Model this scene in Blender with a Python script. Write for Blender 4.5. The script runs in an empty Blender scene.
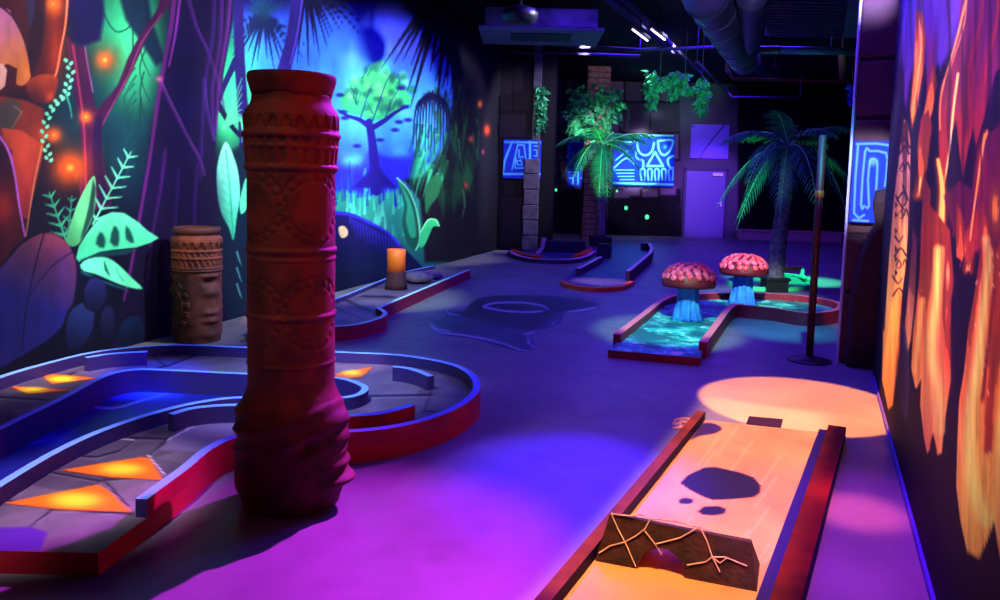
import bpy, bmesh, math, random
import numpy as np
from mathutils import Vector, Matrix
from mathutils.geometry import delaunay_2d_cdt
random.seed(7)
S = bpy.context.scene
COL = S.collection
# ---------------------------------------------------------------- camera model (focal length in pixels, 1000x600 frame)
F = 800.0; EYE = 1.53; CY = 257.0      # CY: height of the optical axis in the frame (the lens is shifted)
PITCH = math.atan(.0944); ROLL = 0.025
def hor(x): return 181.8 + .025 * (x - 500)
Fw = Vector((0, math.cos(PITCH), -math.sin(PITCH)))
R0 = Vector((1, 0, 0)); U0 = Vector((0, math.sin(PITCH), math.cos(PITCH)))
Rt = R0 * math.cos(ROLL) + U0 * math.sin(ROLL)
Up = U0 * math.cos(ROLL) - R0 * math.sin(ROLL)
EYEP = Vector((0, 0, EYE))

def ray(px, py): return Fw + Rt * ((px - 500) / F) - Up * ((py - CY) / F)
def G(px, py, z=0.0):                      # point of the horizontal plane at height z
    d = ray(px, py); return EYEP + d * ((z - EYE) / d.z)
def D(px, py, Y):                          # point at distance Y
    d = ray(px, py); return EYEP + d * (Y / d.y)
def PL(px, py, o, n):                      # point of a plane
    d = ray(px, py); return EYEP + d * ((o - EYEP).dot(n) / d.dot(n))
def proj(P):                               # array Nx3 -> measured frame
    P = np.asarray(P, float) - np.array(EYEP)
    w = P @ np.array(Fw); x = P @ np.array(Rt); y = P @ np.array(Up)
    return 500 + F * x / w, CY - F * y / w

def lin(c):
    c = np.asarray(c, float) / 255.0
    return np.where(c <= 0.04045, c / 12.92, ((c + 0.055) / 1.055) ** 2.4)

# ---------------------------------------------------------------- materials
MATS = {}
def mat(name, rgb, rough=0.6, metal=0.0, noise=None, bump=0.0, emit=None, spec=0.4, nscale=12.0):
    if name in MATS: return MATS[name]
    m = bpy.data.materials.new(name); m.use_nodes = True
    nt = m.node_tree; b = nt.nodes['Principled BSDF']
    c = lin(rgb)
    b.inputs['Base Color'].default_value = (*c, 1)
    b.inputs['Roughness'].default_value = rough
    b.inputs['Metallic'].default_value = metal
    b.inputs['Specular IOR Level'].default_value = spec
    if noise is not None or bump:
        tc = nt.nodes.new('ShaderNodeTexCoord'); nz = nt.nodes.new('ShaderNodeTexNoise')
        nz.inputs['Scale'].default_value = nscale; nz.inputs['Detail'].default_value = 5
        nt.links.new(tc.outputs['Object'], nz.inputs['Vector'])
        if noise is not None:
            r = nt.nodes.new('ShaderNodeValToRGB'); c2 = lin(noise)
            r.color_ramp.elements[0].position = .35; r.color_ramp.elements[1].position = .68
            r.color_ramp.elements[0].color = (*c, 1); r.color_ramp.elements[1].color = (*c2, 1)
            nt.links.new(nz.outputs['Fac'], r.inputs['Fac']); nt.links.new(r.outputs['Color'], b.inputs['Base Color'])
        if bump:
            bp = nt.nodes.new('ShaderNodeBump'); bp.inputs['Strength'].default_value = bump; bp.inputs['Distance'].default_value = .02
            nt.links.new(nz.outputs['Fac'], bp.inputs['Height']); nt.links.new(bp.outputs['Normal'], b.inputs['Normal'])
    if emit:
        b.inputs['Emission Color'].default_value = (*lin(emit[0]), 1); b.inputs['Emission Strength'].default_value = emit[1]
    MATS[name] = m; return m
def paint_mat(name, rough=0.75, spec=0.15):
    if name in MATS: return MATS[name]
    m = mat(name, (128, 128, 128), rough, spec=spec)
    nt = m.node_tree; a = nt.nodes.new('ShaderNodeAttribute'); a.attribute_name = 'Col'
    nt.links.new(a.outputs['Color'], nt.nodes['Principled BSDF'].inputs['Base Color']); return m

# ---------------------------------------------------------------- object helpers
def tag(o, label=None, cat=None, group=None, kind=None):
    if label: o['label'] = label
    if cat: o['category'] = cat
    if group: o['group'] = group
    if kind: o['kind'] = kind
    return o
def thing(name, label, cat, loc=(0, 0, 0), rz=0.0, group=None):
    o = bpy.data.objects.new(name, None); COL.objects.link(o)
    o.location = loc; o.rotation_euler = (0, 0, rz); o.empty_display_size = .2
    return tag(o, label, cat, group)
def fin(name, verts, faces, mats, parent=None, midx=None, smooth=False, loc=None, colors=None):
    """one mesh object; vertices in world coordinates are turned into the parent's frame"""
    me = bpy.data.meshes.new(name)
    verts = np.asarray(verts, float).reshape(-1, 3)
    if parent is not None:
        p = parent; M = Matrix.Identity(4); ch = []
        while p is not None: ch.append(p); p = p.parent
        for q in reversed(ch):
            M = M @ Matrix.Translation(q.location) @ q.rotation_euler.to_matrix().to_4x4()
        Mi = np.array(M.inverted()); verts = verts @ Mi[:3, :3].T + Mi[:3, 3]
    elif loc is None and len(verts):
        loc = Vector(((verts[:, 0].min() + verts[:, 0].max()) / 2, (verts[:, 1].min() + verts[:, 1].max()) / 2, verts[:, 2].min()))
    if loc is not None: verts = verts - np.array(loc)
    me.from_pydata(verts.tolist(), [], [list(f) for f in faces])
    if not isinstance(mats, (list, tuple)): mats = [mats]
    for m in mats: me.materials.append(m)
    if midx is not None: me.polygons.foreach_set('material_index', np.asarray(midx, dtype=np.int32))
    if colors is not None:
        ca = me.color_attributes.new('Col', 'FLOAT_COLOR', 'POINT')
        c = np.ones((len(verts), 4), np.float32); c[:, :3] = lin(np.clip(colors, 0, 1) * 255)
        ca.data.foreach_set('color', c.ravel())
    me.update()
    bm = bmesh.new(); bm.from_mesh(me); bmesh.ops.recalc_face_normals(bm, faces=bm.faces[:]); bm.to_mesh(me); bm.free()
    if smooth: me.polygons.foreach_set('use_smooth', [True] * len(me.polygons))
    o = bpy.data.objects.new(name, me); COL.objects.link(o)
    if loc is not None: o.location = loc
    if parent is not None: o.parent = parent
    return o
class MB:
    """collects shapes of ONE part"""
    def __init__(s): s.v = []; s.f = []; s.m = []
    def add(s, v, f, mi=0):
        b = len(s.v); s.v += [tuple(p) for p in v]; s.f += [[i + b for i in q] for q in f]; s.m += [mi] * len(f); return s
    def box(s, c, size, rz=0.0, mi=0, ax=None):
        c = Vector(c); hx, hy, hz = [k / 2 for k in size]
        if ax is None:
            X = Vector((math.cos(rz), math.sin(rz), 0)); Y = Vector((-math.sin(rz), math.cos(rz), 0)); Z = Vector((0, 0, 1))
        else: X, Y, Z = ax
        bv = min(hx, hy, hz) * .12; pts = []; 
        v = []
        for sz in (-1, 1):
            for sx, sy in ((-1, -1), (1, -1), (1, 1), (-1, 1)):
                v.append(c + X * hx * sx + Y * hy * sy + Z * hz * sz)
        return s.add(v, [(0, 3, 2, 1), (4, 5, 6, 7), (0, 1, 5, 4), (1, 2, 6, 5), (2, 3, 7, 6), (3, 0, 4, 7)], mi)
    def tube(s, pts, r, n=8, mi=0, cap=True):
        pts = [Vector(p) for p in pts]; rs = r if isinstance(r, (list, tuple)) else [r] * len(pts)
        rings = []; up = Vector((0, 0, 1)); nx = None
        for i, p in enumerate(pts):
            t = (pts[min(i + 1, len(pts) - 1)] - pts[max(i - 1, 0)]).normalized()
            if nx is None:
                nx = t.cross(up) if abs(t.z) < .95 else t.cross(Vector((1, 0, 0)))
            nx = (nx - t * nx.dot(t)).normalized(); ny = t.cross(nx)
            rings.append([p + (nx * math.cos(a) + ny * math.sin(a)) * rs[i] for a in [2 * math.pi * k / n for k in range(n)]])
        v = [q for g in rings for q in g]; f = []
        for i in range(len(pts) - 1):
            for k in range(n): f.append((i * n + k, i * n + (k + 1) % n, (i + 1) * n + (k + 1) % n, (i + 1) * n + k))
        if cap: f.append(tuple(range(n - 1, -1, -1))); f.append(tuple((len(pts) - 1) * n + k for k in range(n)))
        return s.add(v, f, mi)
    def lathe(s, c, prof, n=32, mi=0, fn=None):
        c = Vector(c); v = []; f = []
        for i, (r, z) in enumerate(prof):
            for k in range(n):
                a = 2 * math.pi * k / n; rr = r if fn is None else fn(r, z, a)
                v.append(c + Vector((rr * math.cos(a), rr * math.sin(a), z)))
        for i in range(len(prof) - 1):
            for k in range(n): f.append((i * n + k, i * n + (k + 1) % n, (i + 1) * n + (k + 1) % n, (i + 1) * n + k))
        f.append(tuple(range(n - 1, -1, -1))); f.append(tuple((len(prof) - 1) * n + k for k in range(n)))
        return s.add(v, f, mi)
    def blob(s, c, r, n=8, m=5, mi=0, rnd=0.0, rot=None):
        c = Vector(c); r = Vector(r) if not isinstance(r, (int, float)) else Vector((r, r, r)); v = []; f = []
        for i in range(1, m):
            th = math.pi * i / m
            for k in range(n):
                a = 2 * math.pi * k / n; j = 1 + random.uniform(-rnd, rnd)
                q = Vector((r.x * math.sin(th) * math.cos(a), r.y * math.sin(th) * math.sin(a), r.z * math.cos(th))) * j
                if rot is not None: q = rot @ q
                v.append(c + q)
        t = Vector((0, 0, r.z)); 
        if rot is not None: t = rot @ t
        v.append(c + t); v.append(c - t)
        for i in range(m - 2):
            for k in range(n): f.append((i * n + k, (i + 1) * n + k, (i + 1) * n + (k + 1) % n, i * n + (k + 1) % n))
        T = len(v) - 2
        for k in range(n): f.append((T, k, (k + 1) % n)); f.append((T + 1, (m - 2) * n + (k + 1) % n, (m - 2) * n + k))
        return s.add(v, f, mi)
    def prism(s, poly, z0, z1, mi=0, mtop=None):
        n = len(poly); v = [(p[0], p[1], z0) for p in poly] + [(p[0], p[1], z1) for p in poly]
        b = len(s.v); s.v += v; F_ = [[i + b, (i + 1) % n + b, (i + 1) % n + n + b, i + n + b] for i in range(n)]
        s.f += F_; s.m += [mi] * n
        s.f.append([b + n + i for i in range(n)]); s.m.append(mi if mtop is None else mtop)
        s.f.append([b + i for i in range(n - 1, -1, -1)]); s.m.append(mi); return s
    def build(s, name, mats, parent=None, smooth=False, loc=None, bevel=0.0):
        o = fin(name, s.v, s.f, mats, parent, s.m, smooth, loc)
        if bevel:
            md = o.modifiers.new('bevel', 'BEVEL'); md.width = bevel; md.segments = 2; md.limit_method = 'ANGLE'
        return o
def cr(pts, n=6, closed=False):
    """Catmull-Rom smoothing"""
    P = [Vector(p) for p in pts]; out = []; N = len(P)
    rng = range(N if closed else N - 1)
    for i in rng:
        p0 = P[(i - 1) % N] if closed else P[max(i - 1, 0)]; p1 = P[i]; p2 = P[(i + 1) % N]
        p3 = P[(i + 2) % N] if closed else P[min(i + 2, N - 1)]
        for k in range(n):
            t = k / n
            out.append(.5 * ((2 * p1) + (p2 - p0) * t + (2 * p0 - 5 * p1 + 4 * p2 - p3) * t * t + (3 * p1 - p0 - 3 * p2 + p3) * t ** 3))
    if not closed: out.append(P[-1].copy())
    return out
def ribbon(mb, pts, w, z0, z1, closed=False, mi_side=0, mi_top=1, mi_in=None):
    """upright board following a ground line"""
    P = [Vector((p[0], p[1], 0)) for p in pts]; N = len(P); L = []; Rr = []
    for i in range(N):
        a = P[(i - 1) % N] if (closed or i > 0) else P[i]; b = P[(i + 1) % N] if (closed or i < N - 1) else P[i]
        t = (b - a).normalized(); n = Vector((-t.y, t.x, 0)); L.append(P[i] + n * w / 2); Rr.append(P[i] - n * w / 2)
    v = []
    for i in range(N):
        v += [(L[i].x, L[i].y, z0), (L[i].x, L[i].y, z1), (Rr[i].x, Rr[i].y, z1), (Rr[i].x, Rr[i].y, z0)]
    b = len(mb.v); mb.v += v
    for i in range(N if closed else N - 1):
        j = (i + 1) % N
        for k, m in ((0, mi_side), (1, mi_top), (2, mi_side if mi_in is None else mi_in), (3, mi_side)):
            k2 = (k + 1) % 4
            mb.f.append([b + 4 * i + k, b + 4 * j + k, b + 4 * j + k2, b + 4 * i + k2]); mb.m.append(m)
    if not closed:
        mb.f.append([b, b + 1, b + 2, b + 3]); mb.m.append(mi_side)
        e = b + 4 * (N - 1); mb.f.append([e + 3, e + 2, e + 1, e]); mb.m.append(mi_side)

# ---------------------------------------------------------------- painter for murals and painted boards
def vnoise(x, y, seed=0):
    xi = np.floor(x).astype(np.int64); yi = np.floor(y).astype(np.int64); fx = x - xi; fy = y - yi
    fx = fx * fx * (3 - 2 * fx); fy = fy * fy * (3 - 2 * fy)
    def h(a, b):
        n = (a * 374761393 + b * 668265263 + seed * 69069) & 0x7fffffff
        n = ((n ^ (n >> 13)) * 1274126177) & 0x7fffffff
        return ((n ^ (n >> 16)) & 0xffff) / 65535.0
    return (h(xi, yi) * (1 - fx) + h(xi + 1, yi) * fx) * (1 - fy) + (h(xi, yi + 1) * (1 - fx) + h(xi + 1, yi + 1) * fx) * fy
def fbm(x, y, seed=0): return (vnoise(x, y, seed) * .55 + vnoise(x * 2.1, y * 2.1, seed + 1) * .3 + vnoise(x * 4.3, y * 4.3, seed + 2) * .15)
class Painter:
    def __init__(s, X, Y, base):
        s.X = X; s.Y = Y; s.C = np.ones((len(X), 3)) * (np.array(base) / 255.0)
    def sel(s, x0, x1, y0, y1): return np.nonzero((s.X > x0) & (s.X < x1) & (s.Y > y0) & (s.Y < y1))[0]
    def mix(s, i, c, a):
        a = np.clip(a, 0, 1)[:, None]; s.C[i] = s.C[i] * (1 - a) + c * a
    def colr(s, i, c, c2, g):
        c = np.array(c) / 255.0
        if c2 is None: return c[None, :]
        c2 = np.array(c2) / 255.0; (x0, y0), (x1, y1) = g
        t = ((s.X[i] - x0) * (x1 - x0) + (s.Y[i] - y0) * (y1 - y0)) / ((x1 - x0) ** 2 + (y1 - y0) ** 2 + 1e-9)
        t = np.clip(t, 0, 1)[:, None]; return c * (1 - t) + c2 * t
    def poly(s, pts, c, c2=None, g=None, soft=1.0, a=1.0, sm=0):
        if sm: pts = [(p.x, p.y) for p in cr([(x, y, 0) for x, y in pts], sm, True)]
        xs = [p[0] for p in pts]; ys = [p[1] for p in pts]
        i = s.sel(min(xs) - soft, max(xs) + soft, min(ys) - soft, max(ys) + soft)
        if not len(i): return
        if c2 is not None and g is None: g = ((0, min(ys)), (0, max(ys)))
        X = s.X[i]; Y = s.Y[i]; ins = np.zeros(len(i), bool); d = np.full(len(i), 1e9)
        for k in range(len(pts)):
            x0, y0 = pts[k]; x1, y1 = pts[(k + 1) % len(pts)]
            if y0 != y1:
                cnd = (y0 > Y) != (y1 > Y); xx = (x1 - x0) * (Y - y0) / (y1 - y0) + x0; ins ^= cnd & (X < xx)
            l2 = (x1 - x0) ** 2 + (y1 - y0) ** 2 + 1e-9; t = np.clip(((X - x0) * (x1 - x0) + (Y - y0) * (y1 - y0)) / l2, 0, 1)
            d = np.minimum(d, np.hypot(X - x0 - t * (x1 - x0), Y - y0 - t * (y1 - y0)))
        sd = np.where(ins, d, -d); s.mix(i, s.colr(i, c, c2, g), (0.5 + sd / soft) * a if soft <= 1.5 else np.clip(.5 + sd / soft, 0, 1) * a)
    def stroke(s, pts, w0, c, w1=None, soft=1.0, a=1.0, sm=0, c2=None):
        if w1 is None: w1 = w0
        if sm: pts = [(p.x, p.y) for p in cr([(x, y, 0) for x, y in pts], sm)]
        xs = [p[0] for p in pts]; ys = [p[1] for p in pts]; w = max(w0, w1) + soft
        i = s.sel(min(xs) - w, max(xs) + w, min(ys) - w, max(ys) + w)
        if not len(i): return
        X = s.X[i]; Y = s.Y[i]; best = np.full(len(i), -1e9); n = len(pts) - 1; tt = np.zeros(len(i))
        for k in range(n):
            x0, y0 = pts[k]; x1, y1 = pts[k + 1]; l2 = (x1 - x0) ** 2 + (y1 - y0) ** 2 + 1e-9
            t = np.clip(((X - x0) * (x1 - x0) + (Y - y0) * (y1 - y0)) / l2, 0, 1); q = (k + t) / n
            e = (w0 + (w1 - w0) * q) / 2 - np.hypot(X - x0 - t * (x1 - x0), Y - y0 - t * (y1 - y0))
            up = e > best; best = np.where(up, e, best); tt = np.where(up, q, tt)
        cc = np.array(c) / 255.0
        if c2 is not None: cc = cc * (1 - tt[:, None]) + (np.array(c2) / 255.0) * tt[:, None]
        else: cc = cc[None, :]
        s.mix(i, cc, np.clip(.5 + best / soft, 0, 1) * a)
    def glow(s, x, y, rx, ry, c, a=1.0, p=1.0):
        i = s.sel(x - rx * 2.6, x + rx * 2.6, y - ry * 2.6, y + ry * 2.6)
        if not len(i): return
        q = ((s.X[i] - x) / rx) ** 2 + ((s.Y[i] - y) / ry) ** 2
        s.mix(i, (np.array(c) / 255.0)[None, :], np.exp(-q ** p) * a)
    def fan(s, cx, cy, a0, a1, n, r0, r1, w, c, droop=0.0, seed=1, a=1.0, c2=None):
        rr = random.Random(seed)
        for k in range(n):
            an = math.radians(a0 + (a1 - a0) * (k + rr.uniform(-.3, .3)) / max(n - 1, 1)); L = rr.uniform(r0, r1)
            pts = [(cx + math.cos(an) * L * t, cy + math.sin(an) * L * t + droop * L * t * t) for t in (0, .35, .7, 1)]
            s.stroke(pts, w, c, .4, soft=1.0, a=a, c2=c2)
def wall_grid(o, u, us, zs, off):
    """grid of points on an upright plane; o origin on the floor, u unit direction, off: offset along the normal"""
    n = Vector((-u.y, u.x, 0))
    U, Z = np.meshgrid(us, zs); b = o + n * off
    P = np.stack([b.x + u.x * U, b.y + u.y * U, Z], -1).reshape(-1, 3)
    nu, nz = len(us), len(zs); idx = np.arange(nu * nz).reshape(nz, nu)
    Fc = np.stack([idx[:-1, :-1], idx[:-1, 1:], idx[1:, 1:], idx[1:, :-1]], -1).reshape(-1, 4)
    return P, Fc
def painted_board(name, o, u, us, zs, off, thick, paintfn, base, parent=None, rim=None, mname='wall_paint'):
    P, Fc = wall_grid(o, u, us, zs, off)
    X, Y = proj(P); pt = Painter(X, Y, base); paintfn(pt)
    n = Vector((-u.y, u.x, 0)) * (-thick if off > 0 else thick)
    nu, nz = len(us), len(zs); per = [(0, i) for i in range(nu)] + [(j, nu - 1) for j in range(1, nz)] + [(nz - 1, i) for i in range(nu - 2, -1, -1)] + [(j, 0) for j in range(nz - 2, 0, -1)]
    pi = [j * nu + i for j, i in per]; B = P[pi] + np.array(n); N = len(P); k = len(pi)
    V = np.vstack([P, B]); C = np.vstack([pt.C, np.ones((k, 3)) * (np.array(rim or base) / 255.0)])
    faces = Fc.tolist() + [[pi[i], pi[(i + 1) % k], N + (i + 1) % k, N + i] for i in range(k)]
    return fin(name, V, faces, paint_mat(mname), parent, colors=C)
def inside(poly, x, y):
    ins = False; n = len(poly)
    for k in range(n):
        x0, y0 = poly[k]; x1, y1 = poly[(k + 1) % n]
        if (y0 > y) != (y1 > y) and x < (x1 - x0) * (y - y0) / (y1 - y0) + x0: ins = not ins
    return ins
def painted_deck(name, outer, z, step, paintfn, base, parent, holes=(), side=(60, 12, 20), z0=0.0, mname='deck_paint', rough=.5):
    outer = [(p[0], p[1]) for p in outer]; holes = [[(p[0], p[1]) for p in h] for h in holes]
    vs = []; es = []
    def resample(L):
        out = []
        for i in range(len(L)):
            a, b = L[i], L[(i + 1) % len(L)]; n = max(1, int(math.dist(a, b) / (step * 2)))
            out += [(a[0] + (b[0] - a[0]) * k / n, a[1] + (b[1] - a[1]) * k / n) for k in range(n)]
        return out
    loops = [resample(outer)] + [resample(h) for h in holes]
    for L in loops:
        b = len(vs); vs += [Vector(p) for p in L]; es += [(b + i, b + (i + 1) % len(L)) for i in range(len(L))]
    xs = [p[0] for p in outer]; ys = [p[1] for p in outer]
    gx = np.arange(min(xs), max(xs), step); gy = np.arange(min(ys), max(ys), step)
    XX, YY = np.meshgrid(gx, gy); XX = XX.ravel(); YY = YY.ravel()
    XX = XX + (np.arange(len(XX)) % 7) * step * .013
    def npin(L):
        ins = np.zeros(len(XX), bool)
        for k in range(len(L)):
            x0, y0 = L[k]; x1, y1 = L[(k + 1) % len(L)]
            if y0 != y1: ins ^= ((y0 > YY) != (y1 > YY)) & (XX < (x1 - x0) * (YY - y0) / (y1 - y0) + x0)
        return ins
    ok = npin(loops[0])
    for h in loops[1:]: ok &= ~npin(h)
    vs += [Vector((float(a), float(b))) for a, b in zip(XX[ok], YY[ok])]
    r = delaunay_2d_cdt(vs, es, [], 1, 1e-5); V = [(p.x, p.y, z) for p in r[0]]; Fc = []
    for f in r[2]:
        cx = sum(V[i][0] for i in f) / len(f); cy = sum(V[i][1] for i in f) / len(f)
        if inside(outer, cx, cy) and not any(inside(h, cx, cy) for h in holes): Fc.append(list(f))
    P = np.array(V); X, Y = proj(P); pt = Painter(X, Y, base); paintfn(pt, P)
    C = pt.C; mi = [0] * len(Fc); VV = list(V); CC = [C]
    for L in loops:
        b = len(VV); n = len(L); VV += [(p[0], p[1], z) for p in L] + [(p[0], p[1], z0) for p in L]
        Fc += [[b + i, b + (i + 1) % n, b + n + (i + 1) % n, b + n + i] for i in range(n)]
        CC.append(np.ones((2 * n, 3)) * (np.array(side) / 255.0))
    return fin(name, VV, Fc, paint_mat(mname, rough, .3), parent, colors=np.vstack(CC))
def spot(name, pos, tgt, color, L, rad, blend=.4, size=.08):
    """lamp that makes a white surface facing it about L bright at tgt, lit disc of radius rad there"""
    pos = Vector(pos); tgt = Vector(tgt); d = (tgt - pos).length
    l = bpy.data.lights.new(name, 'SPOT'); l.energy = L * 4 * math.pi * math.pi * d * d; l.color = color
    l.spot_size = 2 * math.atan(rad / d); l.spot_blend = blend; l.shadow_soft_size = size
    o = bpy.data.objects.new(name, l); COL.objects.link(o); o.location = pos
    o.rotation_euler = (tgt - pos).to_track_quat('-Z', 'Y').to_euler(); return o
def area(name, pos, tgt, color, L, sx, sy, spread=180):
    pos = Vector(pos); tgt = Vector(tgt); d = (tgt - pos).length
    l = bpy.data.lights.new(name, 'AREA'); l.shape = 'RECTANGLE'; l.size = sx; l.size_y = sy; l.color = color
    l.energy = L * math.pi * math.pi * d * d; l.spread = math.radians(spread)
    o = bpy.data.objects.new(name, l); COL.objects.link(o); o.location = pos
    o.rotation_euler = (tgt - pos).to_track_quat('-Z', 'Y').to_euler(); return o

CAMD = bpy.data.cameras.new('camera'); CAM = bpy.data.objects.new('camera', CAMD); COL.objects.link(CAM)
CAMD.sensor_width = 36; CAMD.lens = 36 * F / 1000; CAMD.shift_y = (CY - 300) / 1000; CAMD.clip_start = .05; CAMD.clip_end = 200
Mx = Matrix((Rt, Up, -Fw)).transposed().to_4x4(); Mx.translation = EYEP; CAM.matrix_world = Mx
S.camera = CAM
S.view_settings.view_transform = 'Standard'; S.view_settings.look = 'None'; S.view_settings.exposure = 0; S.view_settings.gamma = 1
w = bpy.data.worlds.new('world'); S.world = w; w.use_nodes = True
w.node_tree.nodes['Background'].inputs[0].default_value = (.05, .02, .25, 1); w.node_tree.nodes['Background'].inputs[1].default_value = .05

CEIL = 4.6
# ================================================================ setting
def struct(name, mb, m, **k):
    o = mb.build(name, m, None, **k); tag(o, kind='structure'); return o
LA = G(130, 345); LB = G(495, 250); LA.z = LB.z = 0; LU = (LB - LA).normalized(); LN = Vector((-LU.y, LU.x, 0)); LLEN = (LB - LA).length
RA = G(942, 600); RB = G(887, 410); RA.z = RB.z = 0; RU = (RB - RA).normalized(); RN = Vector((-RU.y, RU.x, 0))
BA = G(600, 234.5); BB = G(845, 241); BU = (BB - BA).normalized(); BN = Vector((-BU.y, BU.x, 0))   # BN points away from the camera
def onL(px, py=250): return (PL(px, py, LA, LN) - LA).dot(LU)
def onR(px, py=250): return (PL(px, py, RA, RN) - RA).dot(RU)
def onB(px, py=200): return (PL(px, py, BA, BN) - BA).dot(BU)
# floor: poured resin, grey, slightly glossy and mottled
fm = mat('floor_resin', (104, 100, 106), .42, noise=(126, 122, 128), nscale=1.3, spec=.35)
nt = fm.node_tree; b_ = nt.nodes['Principled BSDF']
tc = nt.nodes.new('ShaderNodeTexCoord'); n2 = nt.nodes.new('ShaderNodeTexNoise'); n2.inputs['Scale'].default_value = 7; n2.inputs['Detail'].default_value = 8; n2.inputs['Roughness'].default_value = .7
bp = nt.nodes.new('ShaderNodeBump'); bp.inputs['Strength'].default_value = .12; bp.inputs['Distance'].default_value = .01
nt.links.new(tc.outputs['Object'], n2.inputs['Vector']); nt.links.new(n2.outputs['Fac'], bp.inputs['Height']); nt.links.new(bp.outputs['Normal'], b_.inputs['Normal'])
mr = nt.nodes.new('ShaderNodeMapRange'); mr.inputs[1].default_value = .3; mr.inputs[2].default_value = .7; mr.inputs[3].default_value = .34; mr.inputs[4].default_value = .55
nt.links.new(n2.outputs['Fac'], mr.inputs[0]); nt.links.new(mr.outputs[0], b_.inputs['Roughness'])
struct('floor', MB().box((2, 14, -.05), (26, 32, .1)), fm)
blk = mat('black_ceiling_paint', (26, 22, 34), .8, spec=.1)
struct('ceiling', MB().box((2, 14, CEIL + .05), (26, 32, .1)), blk)
dk = mat('dark_wall_paint', (22, 14, 30), .8, spec=.1)
def wallbox(name, a, u, n, s0, s1, th, m, z1=CEIL, z0=0):
    c = a + u * ((s0 + s1) / 2) + n * (th / 2); struct(name, MB().box((c.x, c.y, (z0 + z1) / 2), (s1 - s0, th, z1 - z0), ax=(u, n, Vector((0, 0, 1)))), m)
wallbox('wall_left', LA, LU, LN, -8.5, LLEN, .15, dk)
wallbox('wall_right', RA, RU, -RN, onR(1130, 300), onR(884) + .1, .15, dk)
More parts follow.
